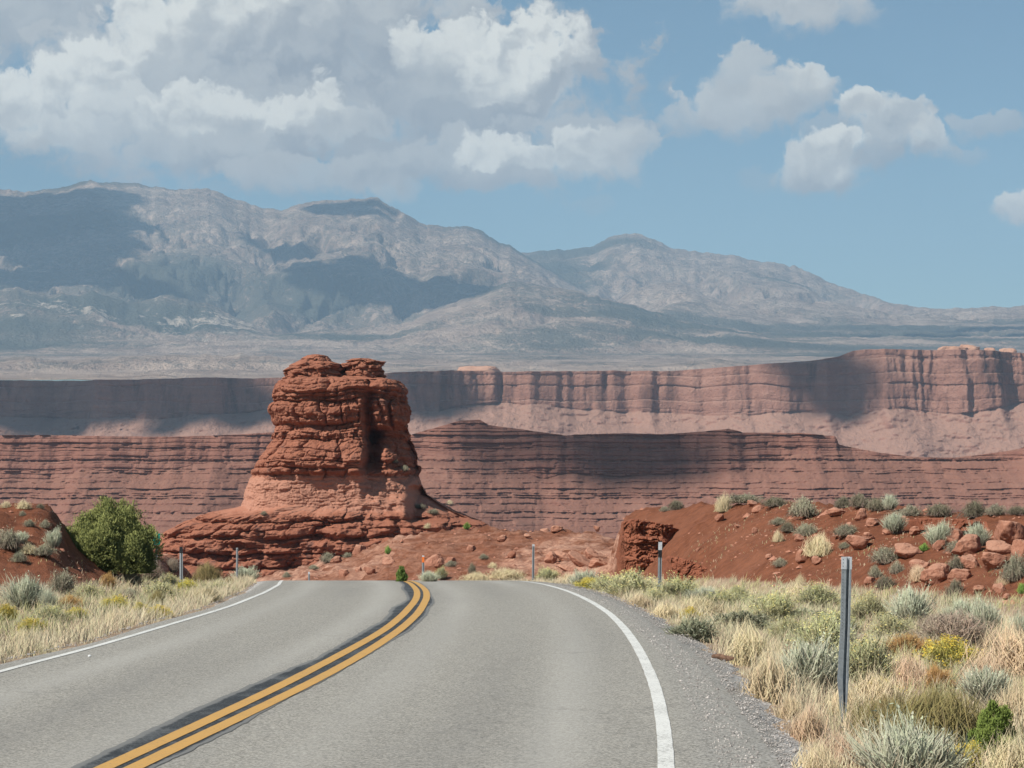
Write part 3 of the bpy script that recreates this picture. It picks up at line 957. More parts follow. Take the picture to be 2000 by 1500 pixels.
# ------------------------------------------------------------------ the butte
def butte():
    D = 222.0
    Lt = np.array([(556, 742), (540, 770), (537, 800), (543, 830), (538, 860), (530, 880), (512, 905), (492, 935), (487, 950), (481, 975), (474, 991), (448, 998), (398, 1007), (362, 1022), (338, 1037), (320, 1052), (308, 1080), (296, 1110), (285, 1150), (270, 1200)], float)
    Rt = np.array([(764, 735), (784, 760), (792, 790), (793, 830), (796, 850), (801, 880), (813, 920), (822, 945), (832, 965), (868, 985), (902, 1004), (938, 1018), (957, 1033), (966, 1060), (972, 1150), (980, 1200)], float)
    ztop, zbot = float(zat(745, D)), float(zat(1195, D))
    nz_, nf = 470, 900
    # denser around the half that faces the road
    f0 = np.linspace(0, 1, nf, endpoint=False)
    phi = 2 * math.pi * f0 - 0.62 * np.sin(4 * math.pi * f0 - math.pi) * 0 - 0.55 * np.sin(2 * math.pi * f0 + math.pi / 2) * 1.0
    phi = phi + math.pi / 2 - phi[0] + math.pi / 2
    phi = np.sort(np.mod(phi, 2 * math.pi))
    z = np.linspace(ztop, zbot, nz_)
    py = 940 - (z / D) * F
    PH, Zg_ = np.meshgrid(phi, z)
    pyw = py[:, None] + 15 * fbm(PH * 2.2, 0.7, 0.3, 4) * sstep(955, 1000, py)[:, None]
    LX = (np.interp(pyw, Lt[:, 1], Lt[:, 0]) - 1000) / F * D
    RX = (np.interp(pyw, Rt[:, 1], Rt[:, 0]) - 1000) / F * D
    HW, CX = (RX - LX) / 2, (RX + LX) / 2
    HD = np.minimum(HW, 7.2 + (HW - 7.2) * 0.17)
    c, s_ = np.cos(PH), np.sin(PH)
    # a squarish plan with rounded corners
    pw = 2.9
    rr = 1.0 / (np.abs(c) ** pw + np.abs(s_) ** pw) ** (1 / pw)
    X = CX + HW * c * rr
    Y = D - HD * s_ * rr
    arc = PH * 7.4
    nx, ny_ = c, -s_
    # warp, then two scales of bedded blocks
    w = 0.55 * fbm(X * .22, Y * .22, Zg_ * .30, 4)
    lo, h, e, th = masonry(arc + 1.6 * w, Zg_ + 0.6 * w, 5, zbot - 3, ztop + 3, (0.9, 2.3), (0.8, 2.6))
    lo2, h2, e2, th2 = masonry(arc * 1.0 - 1.1 * w, Zg_ + 0.8 * w, 8, zbot - 3, ztop + 3, (0.28, 0.85), (0.9, 3.6))
    pyg = 940 - (Zg_ / D) * F
    smooth_band = sstep(925, 937, pyg) * (1 - sstep(995, 1006, pyg))      # the pale massive bed
    basal = sstep(1004, 1018, pyg)
    amp = 1 - 0.72 * smooth_band
    frontal = 1.0 - 0.75 * sstep(0.45, 0.9, np.abs(c))
    disp = amp * (0.34 * lo * frontal + 0.62 * (h - .5) + 0.36 * e * th * 0.9 + 0.16 * lo2 * (0.4 + 0.6 * frontal) + 0.46 * (h2 - .5) + 0.38 * e2 * th2)
    disp = disp - amp * 0.75 * ((h2 > 0.90) * e2) * (0.4 + 0.6 * basal)
    disp += basal * (0.9 * fbm(X * .3, Y * .3, Zg_ * .4, 4) - 0.5 * ((h > .82) * e))
    disp += (1 - 0.45 * smooth_band) * 0.26 * fbm(X * .8, Y * .8, Zg_ * 1.1, 5, 0.55) + (1 - 0.4 * smooth_band) * 0.10 * fbm(X * 3.1, Y * 3.1, Zg_ * 4.2, 3) + 0.45 * fbm(X * .14, Y * .14, Zg_ * .2, 3) * frontal
    # the beds that stick out above the pale one, and the overhangs
    disp += 0.40 * np.exp(-((pyg - 903) / 13) ** 2) - 0.30 * np.exp(-((pyg - 838) / 7) ** 2) - 0.30 * np.exp(-((pyg - 868) / 6) ** 2) - 0.5 * np.exp(-((pyg - 928) / 4) ** 2)
    disp -= 0.35 * sstep(748, 738, pyg)
    X2 = X + nx * disp * (1.0 - 0.55 * sstep(0.45, 0.9, np.abs(c)))
    Y2 = Y + ny_ * disp
    # the right front is set back behind a crevice and hollowed out low down
    fr = sstep(0.05, 0.35, s_)
    pxx = 1000 + F * X2 / D
    wob = 7 * fbm(Zg_ * .35, 2.2, 0.1, 4)
    side = sstep(712 + wob, 727 + wob, pxx)
    back = np.interp(pyg, [740, 752, 775, 800, 835, 842, 868, 905, 930, 955, 980], [0.0, 0.1, 0.3, 0.4, 0.5, 2.0, 2.8, 2.8, 1.5, 0.4, 0.0])
    back = back + 0.5 * fbm(X * .5, Zg_ * .7, 3.0, 4)
    rpart = sstep(738, 760, pxx) * (1 - sstep(826, 838, pyg))
    back = back * (1 - 0.45 * rpart)
    back = back + sstep(838, 850, pyg) * (1 - sstep(900, 935, pyg)) * 2.2 * (1 - sstep(732, 760, pxx))
    Y2 = Y2 + fr * side * np.clip(back, 0, 9)
    # talus set back beside the pale face
    Y2 = Y2 + fr * 3.2 * sstep(796, 818, pxx) * sstep(945, 958, pyg) * (1 - sstep(1010, 1022, pyg))
    # the crevice between the two fronts
    Y2 += fr * np.interp(pyg, [760, 785, 850, 880], [0, 2.0, 2.2, 0]) * np.exp(-((pxx - 727 - wob) / 8.0) ** 2)
    # vertical crack on the right block
    Y2 += fr * 1.0 * np.exp(-((pxx - 768 - wob) / 3.0) ** 2) * (1 - sstep(835, 845, pyg)) * sstep(775, 790, pyg)
    # close the top with shrinking rings
    rings = 26
    Xt, Yt, Zt = [], [], []
    x0, y0 = X2[0], Y2[0]
    cxm, cym = x0.mean(), y0.mean()
    for k in range(rings, 0, -1):
        t = 1 - k / rings
        Xt.append(cxm + (x0 - cxm) * t ** .9)
        Yt.append(cym + (y0 - cym) * t ** .9)
        Zt.append(ztop + 0.35 * (1 - t ** 2) + 0.30 * fbm(Xt[-1] * .7, Yt[-1] * .7, 1.0, 4) * (1 - t ** 3))
    Xa = np.vstack([np.array(Xt), X2]); Ya = np.vstack([np.array(Yt), Y2]); Za = np.vstack([np.array(Zt), Zg_])
    root = bpy.data.objects.new('rock_butte', None)
    root.location = (float(cxm), D, zbot)
    COL.objects.link(root)
    tag(root, 'tall red sandstone butte with two knobs on top, standing behind the crest of the road', 'butte')
    body = link('butte_body', grid_mesh('butte_body', Xa, Ya, Za, M['butte'], wrap=True, flip=False), parent=root)
    body.matrix_parent_inverse = Matrix.Translation(-root.location)

    def cap(top, bot, depth, dy, seed):
        """a layered knob: top and bottom outlines as (px, py)"""
        tp, bt = np.array(top, float), np.array(bot, float)
        n_, m_ = 260, 110
        x0_, x1_ = tp[0, 0], tp[-1, 0]
        zt_, zb_ = float(zat(tp[:, 1].min(), D)), float(zat(bt[:, 1].max(), D))
        zz = np.linspace(zt_, zb_, m_)
        pyz = 940 - zz / D * F
        l_, r_ = [], []
        pxs = np.linspace(x0_, x1_, 400)
        ptop = np.interp(pxs, tp[:, 0], tp[:, 1])
        for q in pyz:
            ok_ = np.where(ptop <= q + 0.01)[0]
            l_.append(pxs[ok_[0]] if len(ok_) else pxs[np.argmin(ptop)])
            r_.append(pxs[ok_[-1]] if len(ok_) else pxs[np.argmin(ptop)])
        l_ = (np.array(l_) - 1000) / F * D
        r_ = (np.array(r_) - 1000) / F * D
        ph = np.linspace(0, 2 * math.pi, n_, endpoint=False)
        PHc, Zc = np.meshgrid(ph, zz)
        hwc = ((r_ - l_) / 2)[:, None]
        cxc = ((r_ + l_) / 2)[:, None]
        hdc = np.sqrt(np.clip(hwc / hwc.max(), 0, 1)) * depth
        pwc = 2.5
        cc, ss = np.cos(PHc), np.sin(PHc)
        rrc = 1 / (np.abs(cc) ** pwc + np.abs(ss) ** pwc) ** (1 / pwc)
        Xc = cxc + hwc * cc * rrc
        Yc = D + dy - hdc * ss * rrc
        w_ = 0.4 * fbm(Xc * .4, Yc * .4, Zc * .4, 3)
        lo_, h_, e_, t_ = masonry(PHc * 3.2 + w_ * 2, Zc + w_, seed, zb_ - 2, zt_ + 2, (0.22, 0.6), (1.5, 5))
        dd_ = 0.28 * lo_ + 0.62 * (h_ - .5) + 0.45 * e_ * t_ + 0.40 * fbm(Xc * .7, Yc * .7, Zc * 1.2, 5)
        k_ = np.clip(hwc / hwc.max(), 0, 1)
        Xc = Xc + cc * dd_ * k_
        Yc = Yc - ss * dd_ * k_
        o = link('cap_rock', grid_mesh('cap_rock', Xc, Yc, Zc, M['butte'], wrap=True), parent=root)
        o.matrix_parent_inverse = Matrix.Translation(-root.location)

    cap([(560, 745), (563, 728), (575, 715), (592, 704), (606, 696), (622, 693), (640, 697), (648, 708), (662, 713), (668, 726), (676, 745)], [(560, 750), (676, 750)], 4.2, -1.0, 31)
    cap([(668, 742), (676, 712), (690, 701), (705, 703), (722, 701), (740, 706), (752, 708), (757, 722), (751, 733), (742, 736)], [(668, 740), (757, 736)], 3.4, 0.6, 33)


butte()

# ------------------------------------------------------------------ boulders, ledges and slabs
def boulder_mesh(seed, flat=0.7, cuts=11, layered=0.0):
    import bmesh
    bm = bmesh.new()
    bmesh.ops.create_icosphere(bm, subdivisions=5, radius=1.0)
    me = bpy.data.meshes.new('boulder')
    bm.to_mesh(me)
    bm.free()
    n = len(me.vertices)
    v = np.empty(n * 3, np.float32)
    me.vertices.foreach_get('co', v)
    v = v.reshape(-1, 3).astype(float)
    rg = np.random.RandomState(seed)
    v = np.sign(v) * np.abs(v) ** 0.8
    for k in range(cuts):
        d = rg.normal(size=3)
        d /= np.linalg.norm(d)
        h = rg.uniform(0.55, 0.92)
        s = v @ d
        v -= np.maximum(0, s - h)[:, None] * d * 0.93
    v *= np.array([1.0, 0.85, flat])
    nn = v / np.linalg.norm(v, axis=1)[:, None]
    q = v * 1.6 + seed * 3.1
    v += nn * (0.10 * fbm(q[:, 0], q[:, 1], q[:, 2], 4) + 0.035 * fbm(q[:, 0] * 4, q[:, 1] * 4, q[:, 2] * 5, 3))[:, None]
    if layered:
        v[:, :2] *= (1 + layered * fbm(v[:, 2] * 5 + seed, 0.3, 0.1, 3))[:, None]
    v[:, 0] /= np.abs(v[:, 0]).max()
    v[:, 1] /= np.abs(v[:, 1]).max()
    v[:, 2] = (v[:, 2] - v[:, 2].min()) / (v[:, 2].max() - v[:, 2].min())
    me.vertices.foreach_set('co', v.astype(np.float32).ravel())
    me.polygons.foreach_set('use_smooth', np.ones(len(me.polygons), bool))
    me.update()
    me.materials.append(M['boulder'])
    return me


BOULDERS = [boulder_mesh(s, fl, 12, ly) for s, fl, ly in ((1, .7, 0), (2, .6, .05), (3, .8, 0), (4, .55, .08), (5, .75, 0), (6, .6, .06))]
ROCK_GROUP = 'boulders lying on the red dirt bank'


def put_boulder(px, py, w, h, label, k=0, rz=0.0, tilt=0.0, name='boulder', group=ROCK_GROUP, sink=0.22, depth=0.9):
    p, d = hit(px, py)
    s = d / F
    me = BOULDERS[k % len(BOULDERS)]
    o = bpy.data.objects.new(name, me)
    COL.objects.link(o)
    hh = h * s * (1 + sink)
    o.scale = (w * s / 2, w * s / 2 * depth, hh)
    o.rotation_euler = (0, tilt, rz)
    o.location = (p.x, p.y + w * s * 0.3 * depth, float(G(p.x, p.y + w * s * 0.3 * depth)) - hh * sink)
    return tag(o, label, 'rock', group)


# px, base row, width, height, mesh, turn, label
for i, (px, py, w, h, k, rz, lab) in enumerate([
    (1481, 1001, 28, 15, 1, .3, 'pale flat boulder on the lip of the red bank under the grey sagebrush'),
    (1470, 986, 22, 11, 3, 1.0, 'small dark red rock on top of the bank above the pale flat boulder'),
    (1406, 1018, 20, 13, 0, 2.0, 'brown rock just below the straw coloured tuft at the left of the bank crest'),
    (1571, 1097, 29, 23, 4, .5, 'rounded light boulder beside the big straw coloured tuft in the middle of the bank'),
    (1597, 1100, 20, 15, 2, 2.2, 'dark red stone tucked under the big straw coloured tuft'),
    (1562, 1055, 22, 15, 3, .9, 'small tilted red slab below the olive bush in the middle of the bank'),
    (1645, 1047, 38, 18, 1, .1, 'wide flat red rock with one small pale stone at its foot'),
    (1645, 1053, 14, 7, 5, .4, 'small pale stone leaning on the wide flat red rock'),
    (1678, 1075, 48, 26, 0, .2, 'broad smooth red boulder left of the grey green bush in mid bank'),
    (1706, 1026, 29, 15, 5, 1.4, 'cream topped rock under the dark red block near the bank crest'),
    (1683, 1015, 27, 24, 2, .6, 'dark red block standing near the bank crest among sagebrush'),
    (1695, 1053, 27, 17, 3, 2.4, 'pointed pale slab resting above the broad smooth red boulder'),
    (1640, 1005, 42, 15, 1, 2.9, 'long low red rock at the bank crest left of the dark red block'),
    (1790, 1040, 27, 14, 5, .8, 'light angular stone below the overhanging red ledge'),
    (1892, 1083, 62, 40, 2, .4, 'big leaning red boulder between two pale blue green bushes'),
    (1850, 1062, 66, 32, 4, 2.6, 'long sloping boulder behind the pale green bush on the right part of the bank'),
    (1975, 1064, 72, 52, 0, 1.2, 'largest boulder with a dark hollow under it at the bank right end'),
    (1994, 1092, 44, 40, 4, 2.1, 'round pale boulder under the largest boulder at the right edge'),
    (1956, 1083, 58, 25, 3, .2, 'low slanting boulder in front of the largest boulder'),
    (1898, 1106, 44, 25, 1, 1.9, 'squared red boulder right of the dark twiggy bush'),
    (1943, 1114, 56, 32, 0, .7, 'broad tan boulder below the slanting boulders at the right of the bank'),
    (1829, 1139, 64, 38, 2, .1, 'big flat topped boulder with a dark side beside the tan tuft'),
    (1878, 1137, 46, 23, 5, 2.8, 'low block lying right of the big flat topped boulder'),
    (1774, 1088, 56, 26, 3, .5, 'shadowed boulder right of the grey green bush in mid bank'),
    (1700, 1138, 24, 13, 4, 1.1, 'small red rock in front of the pale round shrub low on the bank'),
    (1835, 1074, 27, 20, 0, 2.5, 'dark sided stone between the shadowed boulder and the pale blue bush'),
    (1913, 1155, 24, 13, 5, .3, 'small brown rock at the foot of the bank right of the low block'),
    (1955, 1156, 32, 19, 1, 1.6, 'tan stone low on the bank near the right edge'),
    (1968, 1170, 18, 11, 2, .9, 'small rounded stone below the tan stone at the foot of the bank'),
    (1475, 1040, 12, 11, 4, .2, 'lone small upright stone on bare dirt under the bank lip'),
    (1441, 1030, 14, 6, 3, 1.3, 'thin flat chip of rock on the bare dirt left of the lone upright stone'),
    (1364, 1074, 10, 8, 0, 2.0, 'single small stone on the bare left face of the red bank'),
    (1502, 1088, 18, 9, 1, .6, 'low dark stone on bare dirt left of the rounded light boulder'),
    (1800, 1110, 40, 18, 2, 2.3, 'half buried boulder above the tan tuft and flat topped boulder'),
    (1735, 1042, 24, 11, 4, 1.8, 'half buried stone beside the tall pale sagebrush near the crest'),
]):
    put_boulder(px, py + 2, w * 1.06, h * 1.05, lab, k, rz)

for (px, py, w, h, k, rz, tl, lab) in [
    (1098, 1092, 58, 20, 1, .1, .62, 'longest tilted rock slab in the cut left of the red bank'),
    (1130, 1106, 74, 22, 3, .15, .60, 'thick tilted slab lying below the longest slab in the road cut'),
    (1108, 1115, 58, 14, 1, .05, .52, 'smooth pale tilted slab just above the roadside grass'),
    (1150, 1088, 38, 20, 3, .3, .58, 'short broken slab at the right end of the tilted slabs'),
    (1165, 1108, 34, 18, 5, .8, .4, 'blocky broken rock at the foot of the tilted slabs'),
    (1076, 1098, 26, 22, 2, 1.1, .2, 'square red rock at the left end of the tilted slabs'),
    (1088, 1042, 24, 12, 4, .2, 0, 'tan rock on the skyline of the dirt embankment left of the bank'),
    (1166, 1040, 14, 10, 0, .2, 0, 'small block on the skyline above the tilted slabs'),
    (1030, 1052, 15, 7, 3, .2, 0, 'little pale stone on top of the dirt embankment'),
    (1064, 1036, 22, 9, 1, .9, 0, 'low red rock on the embankment skyline left of the tan rock'),
]:
    put_boulder(px, py, w, h, lab, k, rz, tl, 'rock_slab' if tl else 'boulder', 'rocks in the road cut', sink=0.3, depth=1.1)

for (px, py, w, h, k, rz, lab) in [
    (846, 1104, 44, 26, 1, .3, 'brown ledge block just behind the orange topped post'),
    (858, 1108, 22, 17, 2, .8, 'square rock right of the orange topped post'),
    (880, 1100, 26, 16, 0, 1.8, 'rounded rock right of the ledge block on the embankment'),
    (760, 1104, 30, 18, 3, .2, 'jutting rock above the little juniper by the crest'),
    (702, 1078, 30, 20, 4, 1.2, 'pale jutting rock at the foot of the butte on the left of the embankment'),
    (655, 1100, 26, 14, 2, .5, 'dark rock half way down the rubble under the butte'),
    (722, 1122, 26, 16, 0, .2, 'rock at the road crest left of the little juniper'),
    (672, 1125, 24, 14, 5, 2.2, 'rock at the road crest right of the small far post'),
    (700, 1118, 18, 12, 1, 1.2, 'small rock in the rubble left of the little juniper'),
    (980, 1058, 22, 12, 2, .4, 'dark knob of rock on the right slope of the embankment'),
    (920, 1078, 20, 11, 4, 1.4, 'small rock in the middle of the embankment slope'),
    (1000, 1090, 20, 12, 0, 2.4, 'small rock low on the embankment left of the slabs'),
]:
    put_boulder(px, py, w, h, lab, k, rz, 0, 'boulder', 'rocks on the rubble slope under the butte', sink=0.35)


def ledge(label, pxs, pys, dd, thick, seed, th, amp, depth_top=0.0, nu=420, nv=150):
    """a natural wall of bedded rock: pxs across, pys = (top, bottom) rows per column, dd = distances"""
    t = np.linspace(0, 1, nu)
    kx = np.linspace(0, 1, len(pxs))
    px = np.interp(t, kx, pxs)
    tp = np.interp(t, kx, [a for a, b in pys]) + 1.5 * fbm(t * 14, seed, 0, 3)
    bt = np.interp(t, kx, [b for a, b in pys])
    d = np.interp(t, kx, dd)
    v = np.linspace(-0.35, 1, nv)
    X = np.empty((nv, nu)); Y = X.copy(); Z = X.copy()
    zt, zb = ray(1000, tp)[1] * d, ray(1000, bt)[1] * d
    x = (px - 1000) / F * d
    for i, k in enumerate(v):
        kk = max(k, 0)
        Z[i] = zt + (zb - zt) * kk - (0.05 if k < 0 else 0) * (-k)
        Y[i] = d - depth_top * kk + max(0, -k) * thick
        X[i] = x
    w_ = 0.26 * fbm(X * 1.1, Y * 1.1, Z * 1.5, 4)
    lo, h, e, tk = masonry(X + w_ * 2, Z + w_, seed, float(Z.min()) - 1, float(Z.max()) + 1, th, (1.0, 4.5))
    edge_f = np.minimum(sstep(0, 0.12, t), sstep(1, 0.75, t))[None, :]
    vv = sstep(-0.05, 0.06, v)[:, None]
    disp = (0.6 * amp * lo + 0.8 * amp * (h - .35) + amp * 0.9 * e * (tk / th[1])) * edge_f * vv + 0.20 * fbm(X * 1.7, Y * 1.7, Z * 2.8, 5, .6) * edge_f - (1 - edge_f) * 0.5
    o = link('rock_ledge', grid_mesh('rock_ledge', X, Y - disp, Z, M['outcrop'], flip=True))
    return tag(o, label, 'rock ledge', 'rock ledges in the red bank')


ledge('crumbling layered ledge at the left end of the red bank behind the second post', [1206, 1218, 1240, 1290, 1345], [(1092, 1150), (1020, 1150), (1014, 1152), (1022, 1150), (1040, 1140)], [77, 75.2, 74.5, 74.5, 75.5], 4, 51, (0.06, 0.22), 0.17, 1.0)
ledge('hollowed ledge of dark red rock low on the bank right of the second post', [1296, 1310, 1340, 1380, 1420], [(1096, 1160), (1086, 1160), (1092, 1160), (1108, 1160), (1132, 1160)], [67, 65.4, 64.4, 63.8, 63.4], 3, 57, (0.10, 0.38), 0.28, 0.8)
ledge('thin red cap ledge with a dark undercut near the bank lip', [1238, 1262, 1290, 1316], [(1028, 1036), (1025, 1037), (1024, 1035), (1025, 1030)], [76.5, 76, 76, 76.5], 3, 58, (0.14, 0.25), 0.18, 0.1, 160, 40)
ledge('overhanging red ledge under the sagebrush on the right of the bank', [1776, 1792, 1830, 1880, 1935], [(1020, 1036), (1014, 1034), (1012, 1036), (1014, 1036), (1020, 1036)], [53.5, 52.5, 51, 49.5, 49], 3, 59, (0.16, 0.3), 0.2, 0.2, 260, 60)

# ------------------------------------------------------------------ plants
def tri_blades(base, tip, side, wid, cb, ct, bend=None):
    """bent tapering blades: arrays (n,3); returns verts, faces, colours"""
    n = len(base)
    mid = (base + tip) / 2
    if bend is not None:
        mid = mid + bend
    s = side * wid[:, None] / 2
    V = np.stack([base - s, base + s, mid - s * .8, mid + s * .8, tip], 1).reshape(-1, 3)
    i = np.arange(n)[:, None] * 5
    f = np.concatenate([i + [0, 1, 3], i + [0, 3, 2], i + [2, 3, 4]], 0)
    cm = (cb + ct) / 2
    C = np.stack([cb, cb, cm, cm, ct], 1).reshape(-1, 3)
    return V, f, C


def rnd_dirs(rg, n, up_lo, up_hi):
    a = rg.uniform(0, 2 * math.pi, n)
    e = np.radians(rg.uniform(up_lo, up_hi, n))
    return np.stack([np.cos(a) * np.cos(e), np.sin(a) * np.cos(e), np.sin(e)], 1)


def col_rand(rg, n, c, v=0.2):
    c = np.array(c, float)
    return np.clip(c[None, :] * (1 + rg.uniform(-v, v, (n, 1))) * (1 + rg.uniform(-v * .3, v * .3, (n, 3))), 0, 1)


def shrub_mesh(name, seed, n, lo, hi, base_c, tip_c, wid, start=(0.1, 0.5), twigs=0, twig_c=None, leaves=0, leaf_c=None, leaf=0.03, bend=0.1, shape=1.0, tips=0, tips_c=None, root=0.25, ragged=0.25):
    """a unit plant: about 1 wide and 1 high, stems fanning out of the root"""
    rg = np.random.RandomState(seed)
    parts = []
    d = rnd_dirs(rg, n, lo, hi)
    ln = rg.uniform(1 - ragged, 1.03, n)
    # uneven outline: lobes
    lob = 1 + 0.42 * fbm(d[:, 0] * 1.6 + seed, d[:, 1] * 1.6, d[:, 2] * 1.6, 3)
    sc = np.array([0.5, 0.5, 1.0])
    tip = d * (ln * lob)[:, None] * sc
    tip[:, 2] = np.sign(tip[:, 2]) * np.abs(tip[:, 2]) ** shape
    ro = rg.normal(0, root * 0.35, (n, 3)); ro[:, 2] = 0
    ro[:, :2] += tip[:, :2] * root
    st = rg.uniform(start[0], start[1], n)[:, None]
    base = ro + (tip - ro) * st
    side = np.cross(d, rg.normal(size=(n, 3)))
    side /= np.linalg.norm(side, axis=1)[:, None] + 1e-9
    bd = rg.normal(0, bend, (n, 3)) * 0.5
    bd[:, 2] = np.abs(bd[:, 2])
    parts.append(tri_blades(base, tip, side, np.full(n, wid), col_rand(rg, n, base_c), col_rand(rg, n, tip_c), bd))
    if twigs:
        k = rg.randint(0, n, twigs)
        b = ro[k] + (tip[k] - ro[k]) * rg.uniform(0.0, 0.35, (twigs, 1))
        e = ro[k] + (tip[k] - ro[k]) * rg.uniform(0.6, 0.95, (twigs, 1))
        parts.append(tri_blades(b, e, side[k], np.full(twigs, wid * 1.3), col_rand(rg, twigs, twig_c), col_rand(rg, twigs, twig_c), bd[k] * .5))
    if leaves:
        k = rg.randint(0, n, leaves)
        c = ro[k] + (tip[k] - ro[k]) * rg.uniform(0.45, 1.02, (leaves, 1)) + rg.normal(0, 0.02, (leaves, 3))
        dd = d[k] + rg.normal(0, 0.5, (leaves, 3))
        dd /= np.linalg.norm(dd, axis=1)[:, None]
        sd = np.cross(dd, rg.normal(size=(leaves, 3)))
        sd /= np.linalg.norm(sd, axis=1)[:, None]
        cc = col_rand(rg, leaves, leaf_c, 0.28)
        parts.append(tri_blades(c - dd * leaf * .6, c + dd * leaf, sd, np.full(leaves, leaf * .55), cc, cc, None))
    if tips:
        k = rg.randint(0, n, tips)
        c = tip[k] + rg.normal(0, 0.012, (tips, 3))
        dd = rnd_dirs(rg, tips, -20, 90)
        sd = np.cross(dd, rg.normal(size=(tips, 3)))
        sd /= np.linalg.norm(sd, axis=1)[:, None]
        cc = col_rand(rg, tips, tips_c, 0.25)
        parts.append(tri_blades(c - dd * .012, c + dd * .016, sd, np.full(tips, .022), cc, cc, None))
    off, Vs, Fs, Cs = 0, [], [], []
    for V, f, C in parts:
        Vs.append(V); Fs.append(f + off); Cs.append(C); off += len(V)
    V = np.concatenate(Vs)
    V[:, 2] = np.maximum(V[:, 2], -0.05)
    return mesh_np(name, V, np.concatenate(Fs), M['plant'], True, {'Col': np.concatenate(Cs)})


STRAW, STRAW_D = (0.66, 0.57, 0.36), (0.45, 0.37, 0.22)
KINDS = {}


def kind(key, name, cat, group, fn, variants=3):
    KINDS[key] = (name, cat, group, [fn(s) for s in range(variants)])


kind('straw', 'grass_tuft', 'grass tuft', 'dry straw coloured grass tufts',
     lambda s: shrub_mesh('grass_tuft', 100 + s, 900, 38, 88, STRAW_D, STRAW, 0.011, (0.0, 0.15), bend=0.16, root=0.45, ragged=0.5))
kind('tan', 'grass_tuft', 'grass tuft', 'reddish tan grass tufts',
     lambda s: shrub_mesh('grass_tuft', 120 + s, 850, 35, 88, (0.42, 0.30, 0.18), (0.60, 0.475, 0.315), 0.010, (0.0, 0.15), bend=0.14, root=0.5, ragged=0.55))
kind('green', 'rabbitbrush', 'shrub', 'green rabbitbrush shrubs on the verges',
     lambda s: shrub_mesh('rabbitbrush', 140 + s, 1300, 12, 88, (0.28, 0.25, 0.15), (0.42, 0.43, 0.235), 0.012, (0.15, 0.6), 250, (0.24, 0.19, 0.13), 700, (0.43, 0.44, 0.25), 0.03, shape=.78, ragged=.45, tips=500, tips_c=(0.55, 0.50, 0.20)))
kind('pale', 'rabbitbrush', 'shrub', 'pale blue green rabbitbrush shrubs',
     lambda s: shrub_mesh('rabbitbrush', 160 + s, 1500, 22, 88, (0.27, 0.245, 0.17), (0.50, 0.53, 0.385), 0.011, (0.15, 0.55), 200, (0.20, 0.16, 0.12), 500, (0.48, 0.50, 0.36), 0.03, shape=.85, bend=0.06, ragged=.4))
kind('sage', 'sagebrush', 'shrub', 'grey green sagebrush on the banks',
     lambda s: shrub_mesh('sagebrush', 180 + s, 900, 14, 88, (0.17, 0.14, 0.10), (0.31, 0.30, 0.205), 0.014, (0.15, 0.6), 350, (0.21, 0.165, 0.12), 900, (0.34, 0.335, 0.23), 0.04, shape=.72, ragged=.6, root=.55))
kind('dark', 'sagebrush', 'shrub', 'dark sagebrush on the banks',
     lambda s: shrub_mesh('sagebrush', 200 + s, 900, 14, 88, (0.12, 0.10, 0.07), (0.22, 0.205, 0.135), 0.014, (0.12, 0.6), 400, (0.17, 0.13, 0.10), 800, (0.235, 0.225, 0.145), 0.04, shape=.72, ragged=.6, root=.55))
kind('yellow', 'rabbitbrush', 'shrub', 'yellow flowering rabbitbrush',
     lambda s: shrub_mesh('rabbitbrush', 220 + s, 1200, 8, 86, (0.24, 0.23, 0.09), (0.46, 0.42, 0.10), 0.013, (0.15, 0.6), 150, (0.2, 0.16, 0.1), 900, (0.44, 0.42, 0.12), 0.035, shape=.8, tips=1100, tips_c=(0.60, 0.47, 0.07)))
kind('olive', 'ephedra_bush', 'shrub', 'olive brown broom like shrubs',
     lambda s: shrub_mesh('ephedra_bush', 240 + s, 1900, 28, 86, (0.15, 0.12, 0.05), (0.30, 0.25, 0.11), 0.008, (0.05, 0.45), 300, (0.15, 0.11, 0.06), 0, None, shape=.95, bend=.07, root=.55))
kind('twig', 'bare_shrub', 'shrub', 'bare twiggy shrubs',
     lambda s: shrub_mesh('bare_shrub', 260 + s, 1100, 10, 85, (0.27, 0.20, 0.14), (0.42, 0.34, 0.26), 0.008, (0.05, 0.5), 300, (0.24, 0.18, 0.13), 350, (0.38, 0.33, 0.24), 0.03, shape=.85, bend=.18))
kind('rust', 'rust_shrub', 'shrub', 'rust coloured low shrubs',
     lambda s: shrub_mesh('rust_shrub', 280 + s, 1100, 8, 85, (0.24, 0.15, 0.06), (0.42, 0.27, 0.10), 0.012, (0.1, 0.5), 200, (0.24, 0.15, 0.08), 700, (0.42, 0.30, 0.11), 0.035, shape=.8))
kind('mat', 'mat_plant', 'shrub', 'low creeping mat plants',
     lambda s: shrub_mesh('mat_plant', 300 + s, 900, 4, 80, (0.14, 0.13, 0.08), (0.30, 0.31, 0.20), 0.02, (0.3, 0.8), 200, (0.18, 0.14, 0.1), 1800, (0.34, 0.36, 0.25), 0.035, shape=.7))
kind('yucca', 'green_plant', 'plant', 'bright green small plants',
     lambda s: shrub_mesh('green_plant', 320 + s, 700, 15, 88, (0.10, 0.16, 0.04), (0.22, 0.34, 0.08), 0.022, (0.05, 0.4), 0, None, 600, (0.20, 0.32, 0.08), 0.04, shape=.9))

_used = {}


